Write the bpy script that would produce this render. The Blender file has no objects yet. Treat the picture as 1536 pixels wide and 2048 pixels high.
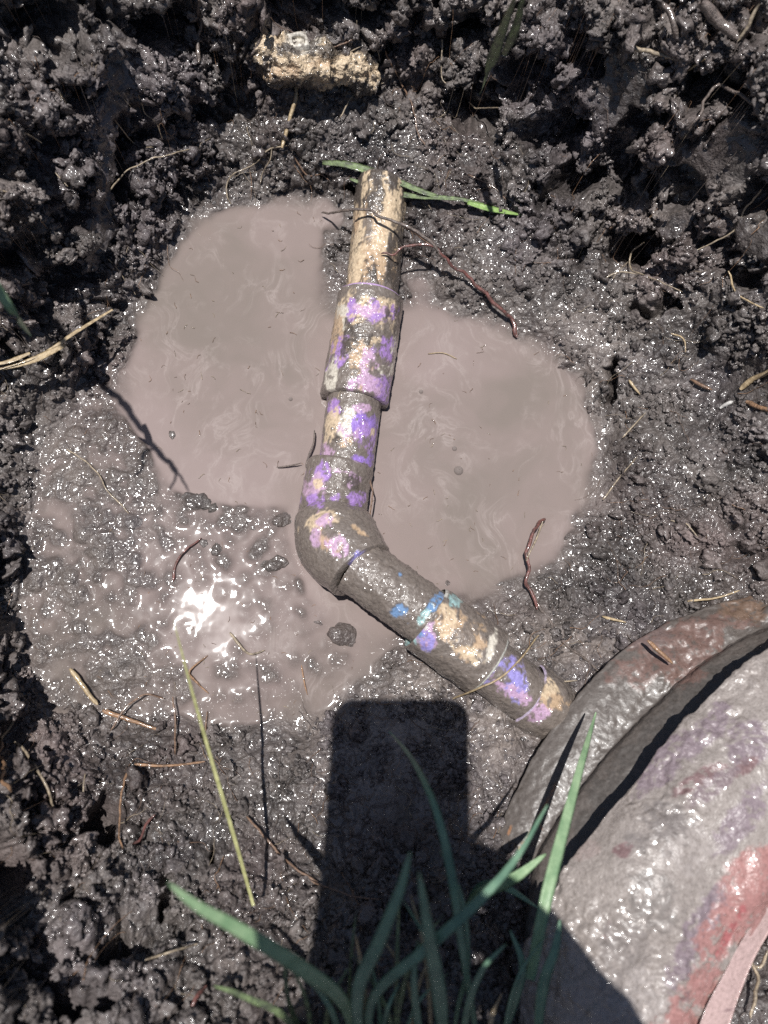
import bpy, math, random
import numpy as np
from mathutils import Vector, Matrix

# ------------------------------------------------------------------ camera, light, exposure
SC = bpy.context.scene
COL = SC.collection
rng = np.random.default_rng(7)
random.seed(7)
FPX = 1538.0          # focal length in photo pixels (1536 x 2048)
H = 0.46              # lens height over the water, metres
NAD = Vector((648 - 768, -(1325 - 1024), -FPX)).normalized()      # straight down, seen by the camera
QR = NAD.rotation_difference(Vector((0, 0, -1)))
RM = np.array(QR.to_matrix())
CAMLOC = np.array([0.0, 0.0, H])


def ray(px, py):
    return RM @ np.array([px - 768.0, -(py - 1024.0), -FPX])


def w(px, py, z=0.0):
    r = ray(px, py)
    return CAMLOC + r * ((z - H) / r[2])


def to_px(P):
    q = (np.asarray(P) - CAMLOC) @ RM
    return 768 + FPX * q[..., 0] / -q[..., 2], 1024 - FPX * q[..., 1] / -q[..., 2]


cam = bpy.data.cameras.new('camera')
camo = bpy.data.objects.new('camera', cam)
COL.objects.link(camo)
SC.camera = camo
camo.location = CAMLOC
camo.rotation_euler = QR.to_euler()
cam.sensor_fit = 'VERTICAL'
cam.sensor_height = 36
cam.sensor_width = 27
cam.lens = 36 * FPX / 2048
cam.clip_start = 0.01
cam.clip_end = 100
cam.dof.use_dof = True
cam.dof.focus_distance = 0.46
cam.dof.aperture_fstop = 6.0

G = w(410, 1200)                                   # where the water mirrors the sun
SUN = Vector((G[0], G[1], H)).normalized()
world = bpy.data.worlds.new('World')
SC.world = world
world.use_nodes = True
wn = world.node_tree
bg = wn.nodes['Background']
sky = wn.nodes.new('ShaderNodeTexSky')
sky.sky_type = 'NISHITA'
sky.sun_disc = False
sky.sun_elevation = math.asin(SUN.z)
sky.sun_rotation = math.atan2(SUN.x, SUN.y)
wn.links.new(sky.outputs[0], bg.inputs[0])
bg.inputs[1].default_value = 0.05
sl = bpy.data.lights.new('sun', 'SUN')
sl.energy = 5.0
sl.angle = math.radians(0.5)
sl.color = (1.0, 0.975, 0.945)
so = bpy.data.objects.new('sun', sl)
COL.objects.link(so)
so.location = (0, 0, 3)
so.rotation_euler = SUN.to_track_quat('Z', 'Y').to_euler()
SC.cycles.use_denoising = False
SC.cycles.sample_clamp_direct = 0
SC.cycles.sample_clamp_indirect = 4
SC.cycles.max_bounces = 6
SC.cycles.diffuse_bounces = 3
vs = SC.view_settings
vs.view_transform = 'Standard'
vs.look = 'None'
vs.exposure = 0.08
vs.gamma = 1.0
vs.use_curve_mapping = False

# ------------------------------------------------------------------ noise
TV = rng.random((64, 64, 64), dtype=np.float32)
TW = rng.random((32, 32, 32, 4), dtype=np.float32)


def vnoise(P, s, seed=0):
    """value noise in -1..1, feature size s metres"""
    Q = P / s + np.array([seed * 7.13, seed * 3.7, seed * 11.9])
    I = np.floor(Q).astype(np.int32)
    F = (Q - I).astype(np.float32)
    F = F * F * F * (F * (F * 6 - 15) + 10)
    a = I & 63
    b = (I + 1) & 63
    x, y, z = F[..., 0], F[..., 1], F[..., 2]
    c00 = TV[a[..., 0], a[..., 1], a[..., 2]] * (1 - x) + TV[b[..., 0], a[..., 1], a[..., 2]] * x
    c10 = TV[a[..., 0], b[..., 1], a[..., 2]] * (1 - x) + TV[b[..., 0], b[..., 1], a[..., 2]] * x
    c01 = TV[a[..., 0], a[..., 1], b[..., 2]] * (1 - x) + TV[b[..., 0], a[..., 1], b[..., 2]] * x
    c11 = TV[a[..., 0], b[..., 1], b[..., 2]] * (1 - x) + TV[b[..., 0], b[..., 1], b[..., 2]] * x
    return ((c00 * (1 - y) + c10 * y) * (1 - z) + (c01 * (1 - y) + c11 * y) * z) * 2 - 1


def fbm(P, s, n=4, seed=0, gain=0.5):
    t, a = 0, 1.0
    for i in range(n):
        t = t + a * vnoise(P, s, seed + i)
        s *= 0.5
        a *= gain
    return t


def worley(P, s, seed=0):
    Q = (P / s + np.array([seed * 5.3, seed * 9.1, seed * 2.7])).astype(np.float32)
    I = np.floor(Q).astype(np.int32)
    F = (Q - I).astype(np.float32)
    f1 = np.full(len(P), 9.0, np.float32)
    f2 = np.full(len(P), 9.0, np.float32)
    rv = np.zeros(len(P), np.float32)
    for i in (-1, 0, 1):
        for j in (-1, 0, 1):
            for k in (-1, 0, 1):
                o = TW[(I[:, 0] + i) & 31, (I[:, 1] + j) & 31, (I[:, 2] + k) & 31]
                d = (o[:, 0] + i - F[:, 0]) ** 2 + (o[:, 1] + j - F[:, 1]) ** 2 + (o[:, 2] + k - F[:, 2]) ** 2
                c = d < f1
                f2 = np.where(c, f1, np.minimum(f2, d))
                rv = np.where(c, o[:, 3], rv)
                f1 = np.where(c, d, f1)
    return np.sqrt(f1), np.sqrt(f2), rv


def dome(f1, rv, r=0.8, keep=0.0):
    """rounded lumps"""
    rr = r * (0.55 + 0.45 * rv)
    return np.sqrt(np.clip(1 - (f1 / rr) ** 2, 0, 1)) * rr * (rv > keep)


def sstep(a, b, x):
    t = np.clip((x - a) / (b - a), 0, 1)
    return t * t * (3 - 2 * t)


# ------------------------------------------------------------------ materials
def new_mat(name):
    m = bpy.data.materials.new(name)
    m.use_nodes = True
    nt = m.node_tree
    return m, nt, nt.nodes['Principled BSDF']


def nn(nt, kind, **kw):
    n = nt.nodes.new(kind)
    for k, v in kw.items():
        if k.startswith('_'):
            setattr(n, k[1:], v)
        else:
            n.inputs[k.replace('_', ' ')].default_value = v
    return n


def ramp(nt, src, stops):
    r = nt.nodes.new('ShaderNodeValToRGB')
    el = r.color_ramp.elements
    while len(el) < len(stops):
        el.new(0.5)
    for e, (p, c) in zip(el, stops):
        e.position = p
        e.color = (c[0], c[1], c[2], 1) if not isinstance(c, float) else (c, c, c, 1)
    nt.links.new(src, r.inputs[0])
    return r


def mathn(nt, op, a, b=None, clamp=False):
    n = nt.nodes.new('ShaderNodeMath')
    n.operation = op
    n.use_clamp = clamp
    for i, v in enumerate((a, b)):
        if v is None:
            continue
        if isinstance(v, (int, float)):
            n.inputs[i].default_value = v
        else:
            nt.links.new(v, n.inputs[i])
    return n.outputs[0]


def bumps(nt, specs, coord):
    """chain of bump nodes: (scale, detail, distance)"""
    prev = None
    for sc_, det, dist in specs:
        t = nn(nt, 'ShaderNodeTexNoise', Scale=sc_, Detail=det, Roughness=0.6)
        nt.links.new(coord, t.inputs['Vector'])
        b = nn(nt, 'ShaderNodeBump', Strength=1.0, Distance=dist)
        nt.links.new(t.outputs['Fac'], b.inputs['Height'])
        if prev:
            nt.links.new(prev.outputs[0], b.inputs['Normal'])
        prev = b
    return prev


def mud_material(name='wet_mud', dark=(0.030, 0.026, 0.0245), light=(0.165, 0.144, 0.134), fixed_wet=None):
    m, nt, p = new_mat(name)
    co = nn(nt, 'ShaderNodeNewGeometry').outputs['Position']
    n1 = nn(nt, 'ShaderNodeTexNoise', Scale=28, Detail=6, Roughness=0.62)
    n2 = nn(nt, 'ShaderNodeTexNoise', Scale=420, Detail=4, Roughness=0.7)
    n3 = nn(nt, 'ShaderNodeTexNoise', Scale=9, Detail=2, Roughness=0.5)
    for n in (n1, n2, n3):
        nt.links.new(co, n.inputs['Vector'])
    mix = mathn(nt, 'ADD', mathn(nt, 'MULTIPLY', n1.outputs['Fac'], 0.6), mathn(nt, 'MULTIPLY', n2.outputs['Fac'], 0.4))
    r = ramp(nt, mix, [(0.36, dark), (0.52, tuple((a + b) / 2 for a, b in zip(dark, light))), (0.66, light)])
    # faint warm / violet tints in the clay
    r3 = ramp(nt, n3.outputs['Fac'], [(0.35, (1.08, 0.98, 1.0)), (0.5, (1.0, 1.0, 1.0)), (0.66, (1.0, 0.98, 1.07))])
    mx = nn(nt, 'ShaderNodeMix', _data_type='RGBA', _blend_type='MULTIPLY')
    mx.inputs[0].default_value = 1
    nt.links.new(r.outputs[0], mx.inputs[6])
    nt.links.new(r3.outputs[0], mx.inputs[7])
    if fixed_wet is None:
        at = nn(nt, 'ShaderNodeAttribute', _attribute_name='wet')
        wet = at.outputs['Fac']
        sa = nn(nt, 'ShaderNodeAttribute', _attribute_name='silt')
        n5 = nn(nt, 'ShaderNodeTexNoise', Scale=110, Detail=5, Roughness=0.65)
        nt.links.new(co, n5.inputs['Vector'])
        sf = mathn(nt, 'MULTIPLY', sa.outputs['Fac'], ramp(nt, n5.outputs['Fac'], [(0.36, 0.25), (0.62, 1.0)]).outputs[0])
        m5 = nn(nt, 'ShaderNodeMix', _data_type='RGBA')
        nt.links.new(sf, m5.inputs[0])
        nt.links.new(mx.outputs[2], m5.inputs[6])
        m5.inputs[7].default_value = (0.235, 0.198, 0.178, 1)
        mx = m5
    else:
        wet = nn(nt, 'ShaderNodeValue').outputs[0]
        wet.default_value = fixed_wet
    dk = nn(nt, 'ShaderNodeMapRange')
    dk.inputs['To Min'].default_value = 1.75
    dk.inputs['To Max'].default_value = 0.88
    nt.links.new(wet, dk.inputs['Value'])
    vsx = nn(nt, 'ShaderNodeVectorMath', _operation='SCALE')
    nt.links.new(mx.outputs[2], vsx.inputs[0])
    nt.links.new(dk.outputs[0], vsx.inputs['Scale'])
    nt.links.new(vsx.outputs[0], p.inputs['Base Color'])
    n4 = nn(nt, 'ShaderNodeTexNoise', Scale=38, Detail=4, Roughness=0.6)
    nt.links.new(co, n4.inputs['Vector'])
    film = mathn(nt, 'ADD', mathn(nt, 'SUBTRACT', wet, 0.12), mathn(nt, 'MULTIPLY', mathn(nt, 'SUBTRACT', n4.outputs['Fac'], 0.5), 3.6), clamp=True)
    rr = nn(nt, 'ShaderNodeMapRange')
    rr.inputs['To Min'].default_value = 0.55
    rr.inputs['To Max'].default_value = 0.30
    nt.links.new(film, rr.inputs['Value'])
    nt.links.new(rr.outputs[0], p.inputs['Roughness'])
    p.inputs['IOR'].default_value = 1.42
    nt.links.new(mathn(nt, 'MULTIPLY', film, 1.0), p.inputs['Coat Weight'])
    p.inputs['Coat Roughness'].default_value = 0.13
    p.inputs['Coat IOR'].default_value = 1.5
    b = bumps(nt, [(260, 2, 0.0018), (800, 2, 0.0006)], co)
    nt.links.new(b.outputs[0], p.inputs['Normal'])
    b2 = bumps(nt, [(100, 0.0, 0.0027), (260, 0.0, 0.0016)], co)
    nt.links.new(b2.outputs[0], p.inputs['Coat Normal'])
    return m


def plain_material(name, c1, c2, scale=300, rough=0.5, coat=0.0, bump=0.0004, bscale=600, stretch=None, trans=0.0):
    m, nt, p = new_mat(name)
    co = nn(nt, 'ShaderNodeTexCoord').outputs['Object']
    if stretch:
        mp = nn(nt, 'ShaderNodeMapping')
        mp.inputs['Scale'].default_value = stretch
        nt.links.new(co, mp.inputs[0])
        co = mp.outputs[0]
    n1 = nn(nt, 'ShaderNodeTexNoise', Scale=scale, Detail=5, Roughness=0.65)
    nt.links.new(co, n1.inputs['Vector'])
    r = ramp(nt, n1.outputs['Fac'], [(0.36, c1), (0.64, c2)])
    nt.links.new(r.outputs[0], p.inputs['Base Color'])
    p.inputs['Roughness'].default_value = rough
    p.inputs['Coat Weight'].default_value = coat
    p.inputs['Coat Roughness'].default_value = 0.1
    if bump:
        b = bumps(nt, [(bscale, 3, bump)], co)
        nt.links.new(b.outputs[0], p.inputs['Normal'])
    return m


def painted_material(name, rough_clean=0.32, bump=0.0004, cs=(180, 450)):
    """colour comes from the mesh's own stain map, mud makes it rougher and grainier"""
    m, nt, p = new_mat(name)
    co = nn(nt, 'ShaderNodeTexCoord').outputs['Object']
    at = nn(nt, 'ShaderNodeAttribute', _attribute_name='stain')
    md = nn(nt, 'ShaderNodeAttribute', _attribute_name='mud')
    n1 = nn(nt, 'ShaderNodeTexNoise', Scale=520, Detail=5, Roughness=0.7)
    nt.links.new(co, n1.inputs['Vector'])
    r = ramp(nt, n1.outputs['Fac'], [(0.3, (0.62, 0.60, 0.58)), (0.5, (0.95, 0.95, 0.95)), (0.7, (1.15, 1.15, 1.15))])
    mx = nn(nt, 'ShaderNodeMix', _data_type='RGBA', _blend_type='MULTIPLY')
    mx.inputs[0].default_value = 1
    nt.links.new(at.outputs['Color'], mx.inputs[6])
    nt.links.new(r.outputs[0], mx.inputs[7])
    nt.links.new(mx.outputs[2], p.inputs['Base Color'])
    rr = nn(nt, 'ShaderNodeMapRange')
    rr.inputs['To Min'].default_value = rough_clean
    rr.inputs['To Max'].default_value = 0.42
    nt.links.new(md.outputs['Fac'], rr.inputs['Value'])
    nt.links.new(rr.outputs[0], p.inputs['Roughness'])
    p.inputs['Coat Weight'].default_value = 1.0
    p.inputs['Coat Roughness'].default_value = 0.13
    p.inputs['Coat IOR'].default_value = 1.45
    b = bumps(nt, [(240, 2, bump * 2.6), (800, 1, bump * 0.5)], co)
    nt.links.new(b.outputs[0], p.inputs['Normal'])
    b2 = bumps(nt, [(cs[0], 0, bump * 4.5), (cs[1], 0, bump * 3.5)], co)
    nt.links.new(b2.outputs[0], p.inputs['Coat Normal'])
    return m


# ------------------------------------------------------------------ object helpers
def mesh_obj(name, V, Fc, mat=None, parent=None, smooth=True, attrs=None):
    me = bpy.data.meshes.new(name)
    V = np.asarray(V, dtype=np.float32)
    if isinstance(Fc, np.ndarray):
        n, k = Fc.shape
        me.vertices.add(len(V))
        me.vertices.foreach_set('co', V.ravel())
        me.loops.add(n * k)
        me.loops.foreach_set('vertex_index', Fc.astype(np.int32).ravel())
        me.polygons.add(n)
        me.polygons.foreach_set('loop_start', np.arange(0, n * k, k, dtype=np.int32))
        me.polygons.foreach_set('use_smooth', np.full(n, smooth))
        me.update(calc_edges=True)
    else:
        me.from_pydata([tuple(v) for v in V], [], Fc)
        me.polygons.foreach_set('use_smooth', np.full(len(me.polygons), smooth))
        me.update()
    for k, a in (attrs or {}).items():
        a = np.asarray(a, dtype=np.float32)
        if a.ndim == 1:
            at = me.attributes.new(k, 'FLOAT', 'POINT')
            at.data.foreach_set('value', a)
        else:
            at = me.attributes.new(k, 'FLOAT_COLOR', 'POINT')
            at.data.foreach_set('color', np.hstack([a, np.ones((len(a), 1), np.float32)]).ravel())
    if mat:
        me.materials.append(mat)
    o = bpy.data.objects.new(name, me)
    COL.objects.link(o)
    if parent:
        o.parent = parent
    return o


def tag(o, label=None, cat=None, group=None, kind=None):
    if label: o['label'] = label
    if cat: o['category'] = cat
    if group: o['group'] = group
    if kind: o['kind'] = kind
    return o


def empty(name, loc, label, cat, group=None):
    o = bpy.data.objects.new(name, None)
    o.empty_display_size = 0.02
    COL.objects.link(o)
    o.location = loc
    bpy.context.view_layer.update()
    return tag(o, label, cat, group)


def grid_faces(nu, nv, wrap_v=False):
    i = np.arange(nu - 1)[:, None]
    j = np.arange(nv if wrap_v else nv - 1)[None, :]
    j2 = (j + 1) % nv
    return np.stack([(i * nv + j), (i + 1) * nv + j, (i + 1) * nv + j2, i * nv + j2], -1).reshape(-1, 4)


def catmull(P, n):
    P = np.asarray(P, float)
    Q = np.vstack([2 * P[0] - P[1], P, 2 * P[-1] - P[-2]])
    out = []
    m = len(P) - 1
    for t in np.linspace(0, m, n):
        i = min(int(t), m - 1)
        u = t - i
        a, b, c, d = Q[i], Q[i + 1], Q[i + 2], Q[i + 3]
        out.append(0.5 * (2 * b + (c - a) * u + (2 * a - 5 * b + 4 * c - d) * u * u + (3 * b - a - 3 * c + d) * u ** 3))
    return np.array(out)


def frames(C):
    T = np.gradient(C, axis=0)
    T /= np.linalg.norm(T, axis=1)[:, None] + 1e-12
    up = np.array([0, 0, 1.0])
    if abs(T[0] @ up) > 0.9:
        up = np.array([1.0, 0, 0])
    A = []
    a = up - T[0] * (up @ T[0])
    for t in T:
        a = a - t * (a @ t)
        a /= np.linalg.norm(a) + 1e-12
        A.append(a)
    A = np.array(A)
    B = np.cross(T, A)
    return T, A, B


def tube(name, P, r0, r1=None, mat=None, parent=None, sides=6, n=None, rough=0.12, origin=None):
    P = np.asarray(P, float)
    L = np.linalg.norm(np.diff(P, axis=0), axis=1).sum()
    n = n or int(np.clip(L / 0.0022, 6, 90))
    C = catmull(P, n)
    kk = min(1.0, n / 8)
    if name in ('straw', 'splinter', 'stalk', 'shoot', 'root_stub'):
        kk *= 0.25
    else:
        r0 *= 0.82
    for sc_, am in ((.011, 1.7), (.0045, .9)):
        C = C + am * kk * min(r0, .0014) * np.stack([vnoise(C, sc_, 7), vnoise(C, sc_, 8), 0.5 * vnoise(C, sc_, 9)], -1)
    T, A, B = frames(C)
    r1 = r0 if r1 is None else r1
    R = np.linspace(r0, r1, n)
    R = R * (1 + rough * vnoise(C, 0.004, 3)) * (1 + rough * vnoise(C, 0.0015, 9))
    R[0] *= 0.5
    R[-1] *= 0.4
    th = np.linspace(0, 2 * np.pi, sides, endpoint=False)
    V = C[:, None] + R[:, None, None] * (np.cos(th)[None, :, None] * A[:, None] + np.sin(th)[None, :, None] * B[:, None])
    V = V.reshape(-1, 3)
    F = [tuple(f) for f in grid_faces(n, sides, True)]
    F.append(tuple(range(sides))[::-1])
    F.append(tuple(range((n - 1) * sides, n * sides)))
    org = C[0] if origin is None else origin
    o = mesh_obj(name, V - org, F, mat)
    if parent:
        o.parent = parent
        o.location = Vector(org) - parent.location
    else:
        o.location = org
    return o


def blade(name, P, width, mat, parent=None, fold=0.25, side=None, thick=0.00018, n=28, base=0.6, tipp=0.5):
    """grass leaf: closed V-folded strip, tapering to a tip"""
    C = catmull(P, n)
    T = np.gradient(C, axis=0)
    T /= np.linalg.norm(T, axis=1)[:, None]
    sd = np.array(side if side is not None else [0, 0, 1.0])
    S = np.cross(T, sd)
    S /= np.linalg.norm(S, axis=1)[:, None] + 1e-9
    Nn = np.cross(S, T)
    t = np.linspace(0, 1, n)
    W = width * 0.5 * np.minimum(base + (1 - base) * t / 0.3, 1) * np.clip((1 - t) / 0.6, 0.02, 1) ** tipp
    rows = []
    for s, zt in ((-1, 0), (-0.5, 0.5), (0, 1), (0.5, 0.5), (1, 0)):
        rows.append(C + S * (s * W)[:, None] - Nn * ((1 - abs(s)) * fold * W)[:, None] + Nn * (thick * zt))
    for s, zt in ((0.5, -0.5), (0, -1), (-0.5, -0.5)):
        rows.append(C + S * (s * W)[:, None] - Nn * ((1 - abs(s)) * fold * W)[:, None] + Nn * (thick * zt))
    V = np.stack(rows, 1).reshape(-1, 3)
    F = [tuple(f) for f in grid_faces(n, 8, True)] + [tuple(range(8))[::-1], tuple(range((n - 1) * 8, n * 8))]
    org = C[0]
    o = mesh_obj(name, V - org, F, mat)
    if parent:
        o.parent = parent
        o.location = Vector(org) - parent.location
    else:
        o.location = org
    return o


# ------------------------------------------------------------------ the ground: a dug pit with clay banks
ZP = [  # photo px, py, height
 (380,335,.028),(500,330,.022),(500,250,.036),(500,150,.056),(500,50,.105),(500,-80,.14),(500,-250,.17),
 (650,330,.024),(650,220,.040),(760,350,.020),(760,300,.026),(750,200,.044),(750,110,.066),(750,0,.115),(750,-200,.165),
 (300,430,.024),(300,300,.060),(300,150,.090),(300,0,.125),(300,-200,.17),
 (225,650,.010),(150,600,.032),(100,500,.052),(50,400,.095),(50,200,.120),(50,0,.150),(-200,300,.17),(-200,-100,.18),
 (0,640,.055),(0,760,.026),(110,770,.014),(30,860,.012),(0,950,.016),(-60,1000,.018),(0,1080,.024),(0,1200,.022),(-200,1000,.04),(-250,700,.08),
 (0,1340,.024),(0,1500,.050),(80,1440,.012),(100,1600,.045),(0,1800,.080),(0,2048,.105),(-200,1500,.10),(-200,2048,.15),
 (200,1520,.016),(200,1700,.040),(200,1900,.070),(200,2100,.10),(400,1490,.008),(400,1600,.018),(400,1800,.050),(400,2000,.078),
 (600,1500,.010),(600,1700,.028),(600,1900,.058),(600,2100,.095),(800,1380,.008),(800,1450,.012),(800,1600,.022),(800,1800,.050),(800,2000,.083),
 (1000,1500,.014),(950,1650,.022),(1000,1800,.045),(1100,2000,.065),(600,2400,.14),(1100,2300,.10),
 (1150,1450,.010),(1300,1500,.008),(1500,1700,.008),(1300,1850,.025),(1500,2000,.045),(1700,2000,.07),(1536,1400,.015),
 (1240,1000,.010),(1230,900,.010),(1350,900,.022),(1536,900,.045),(1700,900,.07),(1240,700,.014),(1400,700,.035),(1536,700,.060),(1150,660,.010),
 (1300,1100,.012),(1500,1100,.028),(1700,1100,.05),(1200,1250,.010),(1400,1230,.018),(1100,1300,.012),(1040,1230,.008),(1160,1120,.006),
 (1000,590,.010),(900,560,.008),(1000,450,.028),(1000,300,.046),(1000,150,.076),(1000,0,.125),(880,430,.022),(870,300,.034),(870,150,.066),(870,0,.11),
 (1200,520,.022),(1200,400,.055),(1200,250,.090),(1200,100,.125),(1200,0,.150),(1400,540,.050),(1400,350,.092),(1400,200,.128),(1400,0,.165),
 (1536,520,.082),(1536,200,.150),(1700,300,.17),(1700,600,.12),(1700,0,.18),(1200,-250,.18),
 # below the water
 (480,600,-.02),(400,740,-.014),(560,480,-.012),(560,860,-.012),(450,860,-.009),(950,800,-.025),(1050,950,-.022),(900,950,-.02),(900,1080,-.014),(830,700,-.015),(1000,1100,-.012),
 (700,700,-.012),(690,1000,-.012),(760,1180,-.008),
]
SHORE = [(375,455),(440,415),(500,402),(590,392),(650,397),(690,415),(705,450),(650,470),(660,540),(690,600),(700,640),(760,640),(812,600),(815,560),(850,545),
 (872,600),(930,627),(1005,650),(1045,672),(1100,700),(1160,760),(1190,830),(1200,900),(1195,960),(1180,1010),(1142,1070),(1130,1105),
 (1118,1135),(1075,1150),(1010,1160),(1000,1188),(950,1205),(900,1200),(860,1250),(800,1290),(760,1320),(705,1365),(660,1405),(590,1440),(520,1452),(400,1432),(330,1425),
 (220,1430),(110,1402),(60,1335),(48,1250),(50,1100),(75,1010),(90,920),(130,845),(200,800),(240,800),(238,740),(248,690),(268,640),(292,598),(312,555),(345,500)]
# level of the half-flooded floor on the left (metres over the water)
SHAL = [(400,1195,-.006),(440,1240,-.007),(420,1310,-.004),(560,1290,-.004),(680,1260,-.006),(740,1290,-.004),(620,1370,-.003),(470,1400,-.002),(560,1020,.0),(500,1000,-.0004),(470,1040,.0002),(590,1010,-.0004),(520,1060,.0),(450,1080,-.0004),(560,1160,-.0006),(530,1240,-.0008),(600,1240,-.0009),(660,1330,-.0008),(580,1400,-.0004),(500,1340,-.0006),(700,1330,-.0009),
 (430,1040,-.0005),(330,1000,.0004),(250,900,.0010),(200,850,.002),(160,950,.0010),(110,1010,-.0006),(120,1090,-.0002),(200,1080,.0012),(280,1120,.0),(330,1180,-.0004),(200,1200,.0004),(130,1250,.0),
 (100,1150,.0010),(250,1230,-.0018),(300,1290,-.0008),(200,1300,.0008),(250,1340,.0025),(160,1330,-.0015),(330,1360,.0002),(150,1390,.0003),(230,1400,.0006),(300,1410,.0),
 (560,1120,-.0004),(500,1100,-.0008),(430,1110,-.0018),(590,1060,-.0008),(540,1190,-.0010),(610,1180,-.0016),(500,1380,-.0012),(380,1100,-.0012),(350,1060,-.0002),(560,1350,-.001),(470,900,-.008),(560,950,-.005),(400,950,-.004)]
WXY = np.array([w(a, b, 0)[:2] for a, b in SHORE])


def sdist(X, Y, poly):
    """signed distance to a polygon, negative inside"""
    d = np.full(X.shape, 1e9)
    ins = np.zeros(X.shape, bool)
    n = len(poly)
    for i in range(n):
        ax, ay = poly[i]
        bx, by = poly[(i + 1) % n]
        ex, ey = bx - ax, by - ay
        t = np.clip(((X - ax) * ex + (Y - ay) * ey) / (ex * ex + ey * ey), 0, 1)
        d = np.minimum(d, (X - ax - t * ex) ** 2 + (Y - ay - t * ey) ** 2)
        c = ((ay > Y) != (by > Y)) & (X < ex * (Y - ay) / (ey + 1e-12) + ax)
        ins ^= c
    d = np.sqrt(d)
    return np.where(ins, -d, d)


class TPS:
    def __init__(s, P, v, lam=1e-5):
        s.P = np.asarray(P, float)
        n = len(s.P)
        D = np.linalg.norm(s.P[:, None] - s.P[None], axis=2)
        K = np.where(D > 0, D * D * np.log(D + 1e-12), 0) + lam * np.eye(n)
        A = np.zeros((n + 3, n + 3))
        A[:n, :n] = K
        A[:n, n] = 1
        A[:n, n + 1:] = s.P
        A[n:, :n] = A[:n, n:].T
        s.c = np.linalg.solve(A, np.concatenate([v, np.zeros(3)]))

    def __call__(s, X, Y):
        out = s.c[-3] + s.c[-2] * X + s.c[-1] * Y
        for (a, b), c in zip(s.P, s.c[:-3]):
            r2 = (X - a) ** 2 + (Y - b) ** 2 + 1e-14
            out = out + c * 0.5 * r2 * np.log(r2)
        return out


ZP = [(a, b, z * (0.66 + 0.17 * min(1, abs(a - 700) / 700)) if b < 480 else z) for a, b, z in ZP]
tp_pts = [w(a, b, z) for a, b, z in ZP]
PTS = np.array([[p[0], p[1]] for p in tp_pts] + [list(q) for q in WXY[::2]])
VAL = np.array([p[2] for p in tp_pts] + [0.0] * len(WXY[::2]))
tps = TPS(PTS, VAL)
sh_pts = np.array([w(a, b, 0)[:2] for a, b, _ in SHAL])
sh_val = np.array([v * 0.42 if v < -0.001 else v for _, _, v in SHAL])
SHREG = np.array([w(a, b, 0)[:2] for a, b in [(60,1000),(100,860),(230,790),(300,860),(370,960),(470,985),(600,990),(600,1060),(640,1180),(800,1290),(700,1420),(500,1480),(100,1430),(20,1300),(20,1100)]])

# coarse lookup grids
gx = np.arange(-0.36, 0.42, 0.003)
gy = np.arange(-0.32, 0.56, 0.003)
GX, GY = np.meshgrid(gx, gy, indexing='ij')
GZ = np.clip(tps(GX, GY), -0.03, 0.16)
GS = sdist(GX, GY, [tuple(q) for q in WXY])
GR = sdist(GX, GY, [tuple(q) for q in SHREG])
wsum = 0
vsum = 0
for (a, b), v in zip(sh_pts, sh_val):
    k = 1 / (((GX - a) ** 2 + (GY - b) ** 2) + 6e-5) ** 1.6
    wsum = wsum + k
    vsum = vsum + k * v
GL = vsum / wsum


def bil(Gd, x, y):
    u = np.clip((x - gx[0]) / 0.003, 0, len(gx) - 1.001)
    v = np.clip((y - gy[0]) / 0.003, 0, len(gy) - 1.001)
    i = u.astype(int)
    j = v.astype(int)
    u = u - i
    v = v - j
    return (Gd[i, j] * (1 - u) + Gd[i + 1, j] * u) * (1 - v) + (Gd[i, j + 1] * (1 - u) + Gd[i + 1, j + 1] * u) * v


def base_z(x, y):
    z = bil(GZ, x, y)
    s = bil(GS, x, y)
    pw = np.stack([np.ravel(x), np.ravel(y), np.zeros(np.size(x))], -1)
    s = s + (0.0026 * fbm(pw, 0.014, 4, 301, 0.6)).reshape(np.shape(x))
    k = np.exp(-(s / 0.008) ** 2)
    gr_ = sstep(0.03, 0.0, bil(GR, x, y))
    lin = np.where(s > 0, (0.35 - 0.24 * gr_) * s, 0.30 * s)
    k = k * (1 - gr_) + gr_ * np.exp(-(s / 0.012) ** 2)
    z = z * (1 - k) + lin * k
    # keep land land and water water
    z = np.where(s > 0, np.maximum(z, 0.12 * np.minimum(s, 0.03)), np.minimum(z, -0.10 * np.minimum(-s, 0.03)))
    # half-flooded floor
    m = sstep(0.004, -0.010, bil(GR, x, y)) * sstep(0.008, -0.004, s)
    z = z * (1 - m) + (bil(GL, x, y) - 0.0004) * m
    return z, s, m


def axis(lo, hi, st, far):
    core = np.arange(lo, hi, st)
    g = [st]
    t = 0
    while t < far:
        g.append(g[-1] * 1.09)
        t += g[-1]
    c = np.cumsum(g[1:])
    return np.concatenate([lo - c[::-1], core, core[-1] + c])


ax = axis(-0.205, 0.27, 0.00060, 2.2)
ay = axis(-0.19, 0.40, 0.00060, 2.2)
X, Y = np.meshgrid(ax, ay, indexing='ij')
NU, NV = X.shape
Z0, S0, M0 = base_z(X, Y)
# far away the lawn level
Rr = np.maximum(np.abs(X - 0.03), np.abs(Y - 0.1))
Z0 = Z0 * (1 - sstep(0.4, 0.8, Rr)) + 0.155 * sstep(0.4, 0.8, Rr)
B0 = np.stack([X, Y, Z0], -1)
dzx = np.gradient(Z0, ax, axis=0)
dzy = np.gradient(Z0, ay, axis=1)
NR = np.stack([-dzx, -dzy, np.ones_like(Z0)], -1)
NR /= np.linalg.norm(NR, axis=-1)[..., None]
P = B0.reshape(-1, 3).astype(np.float32)
PN = NR.reshape(-1, 3)
s = S0.ravel()
m = M0.ravel()
bz = P[:, 2].copy()
ppx, ppy = to_px(P)

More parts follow.
